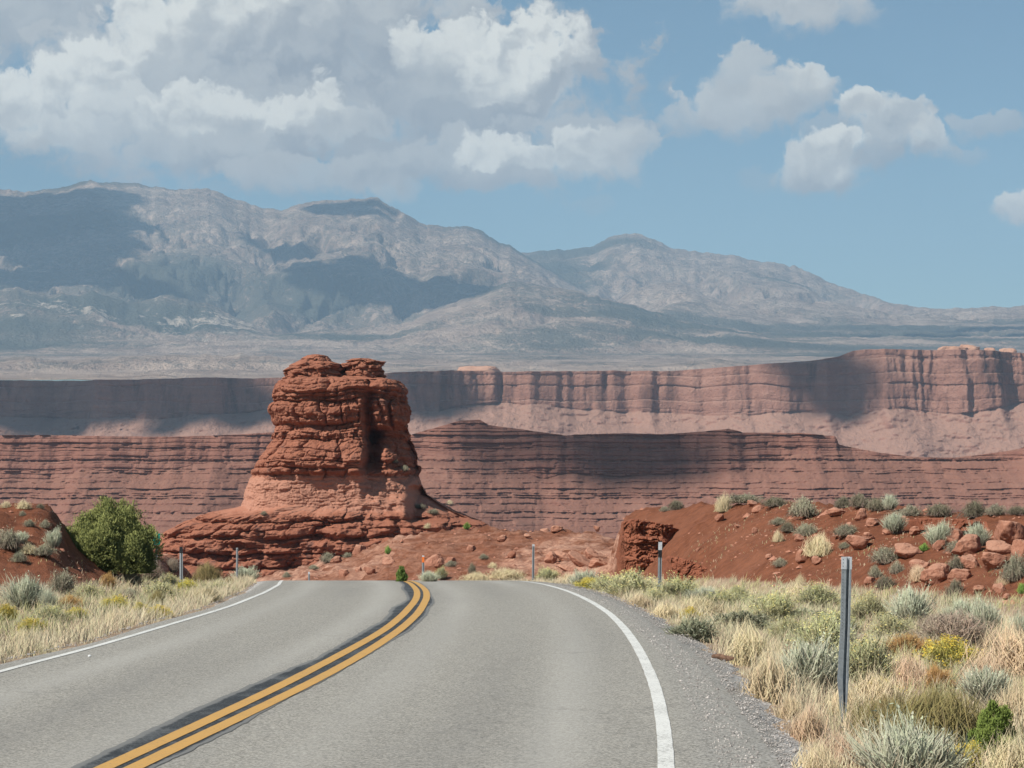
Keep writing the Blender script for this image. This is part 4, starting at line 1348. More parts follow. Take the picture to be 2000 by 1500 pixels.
def plant(key, px, py, w, h, label, rz=None):
    name, cat, group, ms = KINDS[key]
    c = _used.get(key, 0)
    _used[key] = c + 1
    p, d = hit(px, py)
    s = d / F
    o = bpy.data.objects.new(name, ms[c % len(ms)])
    COL.objects.link(o)
    o.location = (p.x, p.y + 0.15 * w * s, float(G(p.x, p.y + 0.15 * w * s)) - 0.02)
    o.scale = (w * s, w * s, h * s * 1.05)
    o.rotation_euler = (0, 0, (c * 2.39996) if rz is None else rz)
    return tag(o, label, cat, group)


PLANTS = [
    # ---- right verge, near
    ('pale', 1790, 1540, 240, 125, 'big pale blue green brush of upright stems at the bottom edge of the photo'),
    ('olive', 1820, 1462, 300, 118, 'wide olive brown broom bush beside the juniper sapling'),
    ('olive', 1730, 1440, 150, 80, 'smaller olive brown broom bush left of the wide one'),
    ('pale', 1585, 1352, 170, 105, 'pale blue green rabbitbrush just left of the nearest post'),
    ('dark', 1585, 1356, 95, 42, 'grey brown dead skirt of twigs under the pale brush by the nearest post'),
    ('green', 1690, 1335, 150, 85, 'green rabbitbrush just right of the nearest post'),
    ('green', 1610, 1275, 120, 65, 'hazy green rabbitbrush behind the pale brush left of the nearest post'),
    ('straw', 1505, 1372, 120, 105, 'tall straw tuft on the gravel edge left of the pale brush'),
    ('straw', 1470, 1300, 110, 80, 'fluffy straw tuft on the gravel edge above the tall one'),
    ('straw', 1545, 1402, 60, 48, 'short stubby straw tuft on the gravel edge below the tall one'),
    ('tan', 1578, 1448, 100, 88, 'reddish tan tuft at the gravel edge left of the nearest post foot'),
    ('straw', 1655, 1400, 90, 70, 'thin straw tuft around the foot of the nearest post'),
    ('straw', 1720, 1380, 120, 70, 'straw tuft between the nearest post and the wide olive bush'),
    ('tan', 1640, 1500, 150, 75, 'straw and tan tuft at the bottom edge left of the pale blue brush'),
    ('straw', 1600, 1530, 110, 80, 'straw tuft on the gravel at the bottom edge of the photo'),
    ('twig', 1870, 1268, 180, 72, 'bare grey brown twiggy shrub in the middle of the right verge'),
    ('rust', 1775, 1282, 130, 42, 'rust coloured low shrub right of the nearest post'),
    ('yellow', 1860, 1306, 120, 52, 'yellow green low shrub between the twiggy shrub and the olive bush'),
    ('yellow', 1710, 1368, 90, 36, 'small yellow green plant right of the nearest post foot'),
    ('rust', 1835, 1345, 60, 44, 'dark rust brown clump above the wide olive bush'),
    ('tan', 1985, 1330, 190, 130, 'tall reddish tan grass at the right edge of the photo'),
    ('tan', 1925, 1345, 130, 85, 'reddish tan grass left of the tall grass at the right edge'),
    ('pale', 1930, 1375, 120, 75, 'slim pale brush standing behind the juniper sapling'),
    ('straw', 1990, 1420, 120, 100, 'straw tuft at the right edge behind the juniper sapling'),
    ('straw', 1985, 1530, 150, 95, 'straw tuft in the bottom right corner'),
    ('yellow', 1890, 1500, 60, 45, 'small yellow green shrub left of the juniper sapling foot'),
    ('tan', 1780, 1345, 110, 72, 'tan tuft behind the wide olive bush'),
    ('pale', 1640, 1262, 80, 50, 'soft pale shrub behind the upper part of the brush by the post'),
    # ---- right verge, middle
    ('green', 1698, 1216, 92, 58, 'green rabbitbrush right of the nearest post top at the foot of the red bank'),
    ('pale', 1780, 1222, 92, 78, 'tallest pale green brush at the foot of the red bank'),
    ('pale', 1880, 1232, 78, 66, 'yellow tipped pale brush at the bank foot left of its twin'),
    ('pale', 1928, 1236, 76, 62, 'yellow tipped pale brush at the bank foot near the right edge'),
    ('twig', 1830, 1236, 90, 40, 'low dry twigs between the pale brushes at the bank foot'),
    ('mat', 1445, 1232, 130, 34, 'long grey green mat plant near the gravel edge'),
    ('mat', 1352, 1252, 95, 40, 'grey green mat plant right on the gravel edge'),
    ('mat', 1580, 1212, 90, 24, 'dark creeping mat left of the nearest post top'),
    ('green', 1515, 1216, 112, 56, 'yellow green rabbitbrush above the long mat plant'),
    ('green', 1440, 1178, 66, 32, 'small green rabbitbrush below the bare bank'),
    ('green', 1412, 1186, 90, 34, 'low green shrub between the second post and the yellow green rabbitbrush'),
    ('straw', 1370, 1205, 110, 42, 'straw tuft in the verge right of the second post'),
    ('yellow', 1350, 1212, 45, 24, 'bright yellow green sprig among straw by the gravel edge'),
    ('straw', 1300, 1208, 70, 36, 'straw tuft at the gravel edge left of the mat plants'),
    ('straw', 1248, 1186, 60, 30, 'straw tuft at the gravel edge below the second post'),
    ('green', 1325, 1172, 100, 44, 'green rabbitbrush just right of the second post'),
    ('green', 1232, 1166, 120, 46, 'spreading green shrub just left of the second post'),
    ('pale', 1142, 1148, 70, 38, 'grey green shrub at the foot of the tilted slabs'),
    ('green', 1185, 1156, 70, 36, 'green shrub between the slabs and the second post'),
    ('straw', 1112, 1142, 50, 24, 'straw tuft on the road edge right of the third post'),
    ('green', 1070, 1136, 56, 26, 'low green shrub just right of the third post'),
    ('yellow', 1150, 1152, 60, 22, 'low yellow green shrub in front of the grey green one by the slabs'),
    ('straw', 1560, 1180, 110, 44, 'pale dry grass clump at the bank foot left of the nearest post'),
    ('twig', 1470, 1262, 90, 34, 'dry twiggy tangle between the mat plants and the straw tuft'),
    ('yellow', 1485, 1288, 40, 30, 'small yellow plant at the left of the fluffy straw tuft'),
    ('green', 1600, 1190, 110, 44, 'soft green shrub at the bank foot right of the pale dry grass clump'),
    ('green', 1640, 1235, 90, 40, 'low green shrub touching the left side of the nearest post at mid height'),
    ('pale', 1375, 1180, 80, 36, 'small pale shrub in front of the bare red slope right of the hollowed ledge'),
    ('green', 1745, 1250, 100, 46, 'green shrub in front of the tallest pale green brush'),
    ('green', 1280, 1184, 70, 32, 'green shrub in front of the second post'),
    ('green', 1545, 1250, 90, 44, 'green shrub left of the nearest post behind the pale brush'),
    ('pale', 1990, 1252, 70, 50, 'pale brush at the right edge above the tall reddish grass'),
    ('green', 170, 1172, 70, 30, 'green shrub left of the grey low shrub in the left verge'),
    ('green', 100, 1216, 90, 30, 'yellowish green shrub below the wide pale rabbitbrush on the left verge'),
    ('yellow', 310, 1206, 50, 22, 'yellow green tuft near the left pavement edge below the brown green one'),
    ('green', 425, 1160, 60, 24, 'green shrub behind the straw right of the left roadside post'),
    # ---- right bank crest and face
    ('sage', 1452, 984, 72, 26, 'grey sagebrush on the bank crest above the pale flat boulder'),
    ('straw', 1413, 1002, 42, 38, 'straw coloured tuft at the left of the bank crest'),
    ('dark', 1515, 988, 52, 24, 'low dark sagebrush on the crest left of the big green grey one'),
    ('sage', 1572, 1010, 62, 44, 'big green grey sagebrush on the left half of the bank crest'),
    ('dark', 1648, 990, 40, 30, 'dark sagebrush on the crest, first right of the gap'),
    ('dark', 1680, 993, 44, 30, 'dark sagebrush on the crest above the dark red block'),
    ('dark', 1712, 996, 42, 32, 'dark sagebrush on the crest left of the pale one'),
    ('pale', 1740, 998, 42, 36, 'pale green sagebrush sticking up on the bank crest'),
    ('sage', 1780, 1004, 48, 26, 'grey green sagebrush on the crest right of the pale one'),
    ('dark', 1836, 1006, 54, 32, 'dark grey sagebrush on the crest above the overhanging ledge'),
    ('dark', 1906, 1010, 56, 38, 'large dark sagebrush on the crest right of the overhanging ledge'),
    ('sage', 1946, 1006, 46, 30, 'grey green sagebrush on the crest second from the right edge'),
    ('dark', 1988, 1006, 46, 22, 'low dark sagebrush on the crest at the right edge'),
    ('dark', 1321, 994, 32, 26, 'lone dark olive bush at the left end of the bank crest'),
    ('sage', 1300, 996, 24, 12, 'tiny grey shrub left of the lone dark bush on the crest'),
    ('sage', 1522, 1024, 34, 18, 'small grey plant left of the olive bush below the crest'),
    ('dark', 1538, 1042, 32, 22, 'small olive bush above the little tilted slab'),
    ('sage', 1575, 1046, 52, 36, 'pale grey bush above the big straw tuft'),
    ('straw', 1600, 1092, 72, 46, 'big straw coloured tuft in the middle of the bank'),
    ('straw', 1520, 1060, 28, 26, 'small faded straw tuft on the bare dirt'),
    ('sage', 1526, 1106, 34, 20, 'small grey shrub on the bare dirt below the faded tuft'),
    ('straw', 1563, 1147, 22, 26, 'little upright straw tuft low on the bare bank'),
    ('sage', 1655, 1046, 56, 28, 'grey shrub above the wide flat red rock'),
    ('pale', 1748, 1046, 60, 48, 'tall pale sagebrush leaning on the upper right of the bank'),
    ('sage', 1735, 1098, 66, 46, 'grey green bush between the broad and shadowed boulders'),
    ('sage', 1752, 1118, 34, 30, 'dark grey bush just below the grey green one'),
    ('sage', 1710, 1128, 30, 24, 'pale round shrub low on the bank'),
    ('dark', 1730, 1152, 46, 28, 'dark low shrub at the bottom of the bank'),
    ('tan', 1795, 1136, 52, 36, 'tan tuft left of the big flat topped boulder'),
    ('pale', 1836, 1066, 70, 50, 'pale green windswept bush on the right part of the bank'),
    ('sage', 1872, 1080, 46, 34, 'grey green bush right of the windswept one'),
    ('pale', 1912, 1066, 56, 52, 'pale blue green bush with a dark base below the large dark sagebrush'),
    ('dark', 1870, 1116, 44, 40, 'dark twiggy bush between the flat topped and squared boulders'),
    ('sage', 1985, 1136, 66, 50, 'grey blue bush at the right edge of the bank'),
    ('dark', 1866, 1164, 40, 30, 'dark shrub below the low block at the bank foot'),
    ('tan', 1962, 1142, 40, 24, 'tan tuft left of the grey blue bush at the right edge'),
    ('yucca', 1998, 1160, 24, 20, 'bright green sprig at the right edge below the bank'),
    ('sage', 1650, 1070, 26, 16, 'tiny grey plant left of the broad smooth boulder'),
    ('yucca', 1805, 1078, 26, 16, 'small green plant on the shadowed boulder top'),
    # ---- left mound and verge
    ('straw', 10, 992, 26, 14, 'straw tuft on the skyline of the left mound at the left edge'),
    ('straw', 45, 994, 36, 20, 'wider straw tuft on the skyline of the left mound'),
    ('dark', 78, 994, 18, 11, 'small dark shrub on the skyline of the left mound'),
    ('sage', 57, 1028, 26, 16, 'grey shrub half way down the left mound'),
    ('sage', 87, 1034, 22, 16, 'grey shrub right of its neighbour on the left mound'),
    ('sage', 43, 1008, 15, 11, 'tiny grey shrub under the wider straw tuft'),
    ('sage', 14, 1075, 60, 45, 'large grey green sagebrush at the left edge'),
    ('pale', 40, 1062, 40, 26, 'pale sagebrush behind the large one at the left edge'),
    ('pale', 102, 1072, 42, 40, 'pale green bush on the shoulder of the left mound'),
    ('straw', 52, 1084, 50, 22, 'straw tuft between the sagebrush on the left mound'),
    ('sage', 84, 1086, 46, 22, 'low grey tuft below the pale green bush of the left mound'),
    ('sage', 36, 1098, 36, 20, 'grey shrub at the top of the lower red slope'),
    ('sage', 120, 1158, 52, 50, 'grey sagebrush with a pale top alone on the lower red slope'),
    ('pale', 48, 1192, 96, 70, 'wide pale green rabbitbrush at the left edge of the verge'),
    ('pale', 92, 1194, 36, 46, 'narrow pale rabbitbrush right of the wide one'),
    ('pale', 252, 1142, 58, 34, 'dome shaped pale yellow green bush below the big juniper'),
    ('rust', 210, 1146, 34, 26, 'rust brown shrub left of the dome shaped bush'),
    ('twig', 292, 1134, 52, 44, 'brown twiggy bush at the right foot of the big juniper'),
    ('twig', 335, 1120, 36, 30, 'brown bush between the juniper and the post'),
    ('olive', 402, 1142, 66, 44, 'olive brown bush right of the left roadside post'),
    ('pale', 478, 1134, 62, 34, 'pale green bush at the road crest on the left side'),
    ('green', 310, 1172, 80, 34, 'pale green shrub left of the left roadside post'),
    ('sage', 252, 1172, 60, 22, 'grey low shrub in the left verge under the dome shaped bush'),
    ('rust', 135, 1190, 52, 30, 'rust yellow shrub at the foot of the lower red slope'),
    ('yellow', 62, 1236, 66, 26, 'yellow green plant in the straw at the left edge'),
    ('yellow', 222, 1192, 56, 26, 'yellow green plant in the middle of the left verge'),
    ('yellow', 146, 1206, 50, 18, 'orange yellow flowering plant in the left verge'),
    ('olive', 303, 1188, 34, 36, 'brown green upright tuft left of the post foot'),
    ('yellow', 275, 1200, 34, 22, 'yellow green sprig at the inner side of the straw fringe'),
    ('straw', 400, 1176, 70, 34, 'straw tuft right of the left roadside post'),
    ('yellow', 365, 1158, 44, 24, 'yellow green plant behind the left roadside post'),
    ('green', 330, 1150, 46, 26, 'green shrub just left of the left roadside post'),
    ('sage', 95, 1200, 60, 20, 'grey twigs lying under the narrow pale rabbitbrush'),
    ('yellow', 8, 1210, 50, 26, 'yellow green plant cut by the left edge of the photo'),
    ('straw', 45, 1262, 80, 36, 'straw tuft at the left pavement edge nearest the camera'),
    ('straw', 230, 1222, 80, 32, 'straw tuft on the left pavement edge in mid distance'),
    ('olive', 445, 1152, 40, 24, 'brown green tuft on the left pavement edge near the crest'),
    # ---- around the crest and the butte
    ('pale', 838, 1138, 44, 26, 'pale shrub at the foot of the orange topped post'),
    ('green', 862, 1130, 28, 24, 'green shrub right of the orange topped post'),
    ('sage', 880, 1108, 26, 14, 'grey shrub on the embankment right of the orange topped post'),
    ('dark', 922, 1118, 18, 22, 'dark upright shrub at the foot of the embankment'),
    ('sage', 945, 1100, 20, 10, 'little grey shrub on the lower embankment'),
    ('straw', 962, 1110, 22, 12, 'orange straw tuft on the lower embankment'),
    ('straw', 930, 1134, 70, 18, 'long low straw tuft on the right road edge at the crest'),
    ('straw', 990, 1132, 80, 20, 'straw tuft on the right road edge left of the third post'),
    ('sage', 640, 1098, 30, 20, 'grey shrub on the rubble below the butte'),
    ('sage', 678, 1090, 20, 12, 'tiny grey shrub on the rubble below the butte'),
    ('yucca', 758, 1085, 16, 16, 'small green plant on the rubble slope above the little juniper'),
    ('sage', 560, 1128, 18, 12, 'tiny shrub at the crest between the edge line and small far post'),
    ('sage', 612, 1112, 22, 9, 'low shrub behind the small far post'),
]
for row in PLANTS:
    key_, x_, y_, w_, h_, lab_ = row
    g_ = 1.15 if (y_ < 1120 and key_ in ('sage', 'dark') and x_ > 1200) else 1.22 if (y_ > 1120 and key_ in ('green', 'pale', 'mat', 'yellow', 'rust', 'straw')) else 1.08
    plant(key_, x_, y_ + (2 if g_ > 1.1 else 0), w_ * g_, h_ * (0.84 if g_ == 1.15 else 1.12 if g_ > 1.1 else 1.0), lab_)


def butte_plant(key, px, py, d, w, h, label):
    """plants on the talus of the butte: placed on the rock by a ray from above"""
    name, cat, group, ms = KINDS[key]
    q = P(px, py, d)
    dg = bpy.context.evaluated_depsgraph_get()
    ok, loc, nrm, idx, ob, mt = SC.ray_cast(dg, Vector((0, 0, 0)), q.normalized())
    s = loc.y / F
    o = bpy.data.objects.new(name, ms[len(label) % len(ms)])
    COL.objects.link(o)
    o.location = loc
    o.scale = (w * s, w * s, h * s)
    return tag(o, label, cat, group)


bpy.context.view_layer.update()
for row in [
    ('yucca', 912, 1034, 215, 18, 14, 'green yucca on the right toe of the butte'),
    ('sage', 768, 905, 220, 22, 12, 'grey shrub in the hollow of the butte'),
    ('sage', 790, 920, 220, 20, 11, 'grey shrub below the hollow of the butte'),
    ('sage', 820, 994, 216, 24, 12, 'grey green shrub on the right talus of the butte'),
    ('sage', 846, 1004, 216, 26, 12, 'second grey green shrub down the right talus of the butte'),
    ('straw', 835, 1032, 214, 20, 12, 'straw tuft on the lower right ledges of the butte'),
    ('sage', 515, 1006, 212, 16, 8, 'tiny shrub on the left shelf under the pale band of the butte'),
    ('straw', 878, 985, 214, 20, 10, 'straw tuft at the edge of the right talus of the butte'),
]:
    butte_plant(*row)


# ------------------------------------------------------------------ junipers
def juniper(px, py, w, h, label, name, seed, nl, sprays, leaf, c_lo, c_hi, pyr=1.0):
    p, d = hit(px, py)
    s = d / F
    Wd, H = w * s, h * s
    rg = np.random.RandomState(seed)
    root = bpy.data.objects.new(name, None)
    COL.objects.link(root)
    root.location = (p.x, p.y + Wd * .3, float(G(p.x, p.y + Wd * .3)) - 0.03)
    tag(root, label, 'tree')
    # lobes: clumps of foliage over a dense irregular mound
    L = []
    while len(L) < nl:
        q = rg.uniform(-1, 1, 3)
        zz = (q[2] + 1) / 2
        rmax = (1 - zz ** 1.6 * 0.80) * pyr * (0.80 + 0.2 * min(1, zz * 5))
        if q[0] ** 2 + q[1] ** 2 < rmax ** 2 and (q[0] ** 2 + q[1] ** 2 > (0.45 * rmax) ** 2 or zz > .6):
            L.append((q[0] * Wd * .43, q[1] * Wd * .43, H * (0.06 + 0.82 * zz), rg.uniform(.075, .135) * Wd))
    L = np.array(L)
    # trunk and limbs
    V, Fc = [], []

    def limb(a, b, r0, r1, nseg=6, k=7):
        base = len(V)
        a, b = np.array(a, float), np.array(b, float)
        ax = (b - a) / (np.linalg.norm(b - a) + 1e-9)
        u = np.cross(ax, [0.3, 0.9, 0.2]); u /= np.linalg.norm(u)
        v = np.cross(ax, u)
        wv = rg.normal(0, .05, (nseg + 1, 3)) * np.linalg.norm(b - a)
        wv[0] = 0; wv[-1] = 0
        for i in range(nseg + 1):
            t = i / nseg
            c = a + (b - a) * t + wv[i]
            r = r0 + (r1 - r0) * t
            for j in range(k):
                g = 2 * math.pi * j / k
                V.append(c + r * (u * math.cos(g) + v * math.sin(g)))
        for i in range(nseg):
            for j in range(k):
                Fc.append((base + i * k + j, base + i * k + (j + 1) % k, base + (i + 1) * k + (j + 1) % k, base + (i + 1) * k + j))

    limb((0, 0, -.05), (Wd * .03, 0, H * .55), Wd * .045, Wd * .02, 8)
    for i in range(0, nl, 2):
        q = L[i]
        z0 = H * rg.uniform(.04, .3)
        limb((Wd * .02, 0, z0), q[:3], Wd * .018, Wd * .005)
    o = link('trunk', mesh_np('trunk', np.array(V), np.array(Fc), M['bark']), parent=root)
    # crown: many small sprays pointing outward and up
    n = nl * sprays
    k = np.repeat(np.arange(nl), sprays)
    dr = rnd_dirs(rg, n, -35, 90)
    rad = L[k, 3] * rg.uniform(.55, 1.1, n) * (1 + .25 * fbm(dr[:, 0] * 2 + k, dr[:, 1] * 2, dr[:, 2] * 2, 2))
    c = L[k, :3] + dr * rad[:, None] * np.array([.9, .9, 1.6])
    sp = 5
    cc = np.repeat(c, sp, 0)
    dd = np.repeat(dr, sp, 0) + rg.normal(0, .55, (n * sp, 3)) + np.array([0, 0, .95])
    dd /= np.linalg.norm(dd, axis=1)[:, None]
    ln = leaf * rg.uniform(.6, 1.4, n * sp)
    b = cc + rg.normal(0, leaf * .45, (n * sp, 3))
    e = b + dd * ln[:, None]
    sd = np.cross(dd, rg.normal(size=dd.shape))
    sd /= np.linalg.norm(sd, axis=1)[:, None]
    lv = rg.uniform(0, 1, nl)[k]
    mixv = np.clip(lv * .6 + .4 * rg.uniform(0, 1, n), 0, 1)
    colr = np.array(c_lo)[None] * (1 - mixv[:, None]) + np.array(c_hi)[None] * mixv[:, None]
    colr = np.repeat(colr, sp, 0) * rg.uniform(.8, 1.2, (n * sp, 1))
    b[:, 2] = np.maximum(b[:, 2], 0.01)
    e[:, 2] = np.maximum(e[:, 2], 0.01)
    Vv, Ff, Cc = tri_blades(b, e, sd, ln * .38, colr, colr * 1.1)
    cr = link('crown', mesh_np('crown', Vv, Ff, M['plant'], True, {'Col': Cc}), parent=root)
    return root


juniper(205, 1116, 232, 118, 'big rounded dark green juniper on the left verge in front of the sign', 'juniper_tree', 5, 85, 420, 0.052, (0.105, 0.120, 0.040), (0.25, 0.262, 0.09))
juniper(1948, 1478, 118, 118, 'bright green juniper sapling in the bottom right of the verge', 'juniper_sapling', 9, 26, 170, 0.020, (0.10, 0.155, 0.035), (0.21, 0.28, 0.07), 0.9)
juniper(785, 1140, 28, 36, 'small green juniper at the road crest beside the orange topped post', 'juniper_sapling', 12, 18, 90, 0.05, (0.09, 0.14, 0.035), (0.16, 0.24, 0.06), 0.8)

# ------------------------------------------------------------------ roadside posts and the sign
def chan_section(w, dp, t):
    """hat shaped steel channel, open to the back"""
    h = w / 2
    q = w * 0.10
    c = w * 0.16
    outer = [(-h, 0), (c - q - t, 0), (c - q, dp), (c + q, dp), (c + q + t, 0), (h, 0)]
    inner = [(h, t), (c + q + 2.0 * t, t), (c + q + t, dp + t), (c - q - t, dp + t), (c - q - 2.2 * t, t), (-h, t)]
    return outer + inner


def prism(name, sec, zs, mat, parent, offs=None, scl=None):
    n = len(sec)
    V, Fq = [], []
    for i, z in enumerate(zs):
        ox, oy = offs[i] if offs else (0, 0)
        sc = scl[i] if scl else 1
        for (x, y) in sec:
            V.append((x * sc + ox, y + oy, z))
    for i in range(len(zs) - 1):
        for j in range(n):
            Fq.append((i * n + j, i * n + (j + 1) % n, (i + 1) * n + (j + 1) % n, (i + 1) * n + j))
    me = bpy.data.meshes.new(name)
    caps = [tuple(range(n))[::-1], tuple(range((len(zs) - 1) * n, len(zs) * n))]
    me.from_pydata(V, [], Fq + caps)
    me.update()
    me.materials.append(mat)
    return link(name, me, parent=parent)


POST_GROUP = 'steel delineator posts along the road'


def post(px, top, d, label, bands, lean=0.0, turn=0.0, w=0.075, bent=False):
    a, b = ray(px, top)
    x, zt = a * d, b * d
    zg = float(G(x, d))
    root = bpy.data.objects.new('delineator_post', None)
    COL.objects.link(root)
    root.location = (x, d, zg)
    H = zt - zg
    tag(root, label, 'roadside post', POST_GROUP)
    sec = chan_section(w, 0.032, 0.006)
    if bent:
        zs = [-0.3, 0.0, 0.10, H * .27, H * .33, H * .6, H - 0.004]
        sc = [.5, .5, .62, 1.15, 1.08, 1.0, 1.0]
        ofs = [(0, 0), (0, 0), (-.004, 0), (-.012, 0), (-.010, 0), (0, 0), (0.004, 0)]
    else:
        zs, sc, ofs = [-0.3, 0.0, H * .5, H - 0.004], [1, 1, 1, 1], [(0, 0)] * 4
    prism('steel_channel', sec, zs, M['steel'], root, ofs, sc)
    for (z1, z0, mat, nm) in bands:          # measured down from the top, set a little proud of the channel
        flat_ = [(-w * .5, -.007), (w * .5, -.007), (w * .5, -.0025), (-w * .5, -.0025)]
        sec2 = flat_ if not bent else [(xx * 1.04, yy - 0.003) if k < 6 else (xx * 1.04, yy + 0.003) for k, (xx, yy) in enumerate(sec)]
        prism(nm, sec2, [H - z0, H - z1 + 0.002], mat, root, [ofs[-1]] * 2)
    if bent:
        # bolt holes down the front of the flange
        V, Fq = [], []
        for k in range(24):
            zc = H - 0.02 - k * 0.027
            for sx in (-0.029,):
                for g in range(8):
                    V.append((sx + ofs[-1][0] * .6 + .0032 * math.cos(g * math.pi / 4), -0.0048, zc + .0032 * math.sin(g * math.pi / 4)))
                Fq.append(tuple(range(len(V) - 8, len(V))))
        me = bpy.data.meshes.new('bolt_holes')
        me.from_pydata(V, [], Fq)
        me.materials.append(M['black'])
        link('bolt_holes', me, parent=root)
    root.rotation_euler = (0, lean, turn)
    return root


post(1646, 1088, 18.9, 'nearest steel post with a white reflective top among the dry grass on the right', [(0, 0.10, M['white_sheet'], 'reflector_sheet')], lean=0.022, turn=0.10, w=0.082, bent=True)
post(1287.5, 1057, 52.0, 'second steel post on the right with white and black top before the ledge', [(0, 0.02, M['black'], 'cap_band'), (0.02, 0.20, M['white_sheet'], 'reflector_sheet'), (0.20, 0.36, M['black'], 'black_band')], lean=0.02, turn=0.05, w=0.085)
post(1041, 1063, 78.0, 'third steel post on the right with a pale grey top before the tilted slabs', [(0, 0.07, M['white_sheet'], 'reflector_sheet')], lean=0.01, turn=0.0, w=0.08)
post(826.5, 1085, 100.0, 'steel post with an orange reflector beyond the road crest', [(0, 0.06, M['white_sheet'], 'reflector_sheet'), (0.06, 0.30, M['orange'], 'orange_reflector')], turn=-0.1, w=0.10)
post(603.5, 1117, 120.0, 'smallest far post whose grey top just shows above the road crest', [(0, 0.12, M['white_sheet'], 'reflector_sheet')], turn=-0.1, w=0.09)
post(354.5, 1068, 57.0, 'steel post with a black top on the left verge right of the big juniper', [(0, 0.15, M['black'], 'black_band')], lean=-0.01, turn=-0.25, w=0.085)
post(463, 1070, 82.0, 'plain grey steel post on the left verge near the road crest', [(0, 0.03, M['steel'], 'cap_band')], turn=-0.3, w=0.075)


def sign():
    d = 84.0
    root = bpy.data.objects.new('mile_marker', None)
    COL.objects.link(root)
    p = P(306, 1068, d)
    x, y = p.x, d
    zg = float(G(x, y))
    root.location = (x, y, zg)
    tag(root, 'narrow teal road marker sign showing a sliver behind the right side of the big juniper', 'road sign')
    zb, zt = float(zat(1064, d)) - zg, float(zat(1042, d)) - zg
    w = 0.26

    def box(nm, x0, x1, y0, y1, z0, z1, mat):
        me = bpy.data.meshes.new(nm)
        v = [(xx, yy, zz) for zz in (z0, z1) for yy in (y0, y1) for xx in (x0, x1)]
        me.from_pydata(v, [], [(0, 2, 3, 1), (4, 5, 7, 6), (0, 1, 5, 4), (2, 6, 7, 3), (0, 4, 6, 2), (1, 3, 7, 5)])
        me.materials.append(mat)
        return link(nm, me, parent=root)

    prism('sign_post', chan_section(0.07, .03, .006), [-.3, zt + .05], M['steel'], root)
    box('sign_panel', -w / 2, w / 2, -0.045, -0.040, zb, zt, M['teal'])
    # the white figure on the panel: an upright stroke with a foot
    box('sign_figure', 0.045, 0.075, -0.0485, -0.0455, zb + 0.06, zb + 0.24, M['white_sheet'])
    box('sign_figure', -0.02, 0.0445, -0.0485, -0.0455, zb + 0.06, zb + 0.095, M['white_sheet'])


sign()

# ------------------------------------------------------------------ small things on the road and the shoulder
o = put_boulder(175, 1284, 6, 4, 'tiny white stone lying on the left lane', 4, 0.3, 0, 'pebble', None, 0.1)
p_, d_ = Vector(), 0
q_ = unroad([(175, 1283)])[0]
o.location = (q_[0], q_[1], float(S(q_[1])) - 0.002)
M['chalk'] = simple('white_stone', (0.8, 0.8, 0.78), 0.8)
me_ = o.data.copy(); me_.materials.clear(); me_.materials.append(M['chalk']); o.data = me_


def stick():
    rg = np.random.RandomState(4)
    q = unroad([(1390, 1286), (1434, 1290)])
    V, Fq = [], []
    n, k = 14, 8
    for i in range(n):
        t = i / (n - 1)
        c = np.array([q[0][0] + (q[1][0] - q[0][0]) * t, q[0][1] + (q[1][1] - q[0][1]) * t, 0.0])
        c[2] = float(S(c[1])) + 0.022 + 0.006 * math.sin(7 * t)
        c[1] += 0.02 * math.sin(5 * t)
        r = 0.024 * (0.45 + math.sin(math.pi * min(1, t * .9 + .08)))
        for j in range(k):
            g = 2 * math.pi * j / k
            V.append((c[0], c[1] + r * 1.3 * math.cos(g) * rg.uniform(.8, 1.2), c[2] + r * math.sin(g) * rg.uniform(.7, 1.1)))
    for i in range(n - 1):
        for j in range(k):
            Fq.append((i * k + j, i * k + (j + 1) % k, (i + 1) * k + (j + 1) % k, (i + 1) * k + j))
    Fq = [tuple(f) for f in Fq] + [tuple(range(k))[::-1], tuple(range((n - 1) * k, n * k))]
    me = bpy.data.meshes.new('tyre_scrap')
    me.from_pydata(V, [], Fq)
    me.materials.append(M['wood'])
    tag(link('bark_scrap', me), 'dark brown strip of debris lying on the right gravel shoulder', 'debris')


stick()

# gravel on the shoulders
def pebbles():
    rg = np.random.RandomState(21)
    n = 9000
    y = 12 * np.exp(rg.uniform(0, math.log(60 / 12.0), n))
    right = rg.uniform(size=n) < 0.75
    off = np.abs(rg.normal(0, 0.28, n)) - 0.12
    x = np.where(right, xer_at(y) - 0.18 + (off - .05) * np.where(off > 0, 1, 2.6), xel_at(y) - off * .7)
    r = rg.uniform(.005, .013, n) * np.where(rg.uniform(size=n) < .06, 1.9, 1)
    z = np.where((x > xel_at(y)) & (x < xer_at(y)), S(y), G(x, y, False)) + r * .1
    oct_ = np.array([(1, 0, 0), (0, 1, 0), (-1, 0, 0), (0, -1, 0), (0, 0, .8), (0, 0, -.6)], float)
    V = np.stack([x, y, z], 1)[:, None, :] + oct_[None] * (r[:, None, None] * rg.uniform(.6, 1.3, (n, 6, 1)))
    i = np.arange(n)[:, None] * 6
    f = np.concatenate([i + list(t) for t in ((0, 1, 4), (1, 2, 4), (2, 3, 4), (3, 0, 4), (1, 0, 5), (2, 1, 5), (3, 2, 5), (0, 3, 5))], 0)
    tag(link('gravel', mesh_np('gravel', V.reshape(-1, 3), f, M['pebble'], False)), kind='stuff')


pebbles()


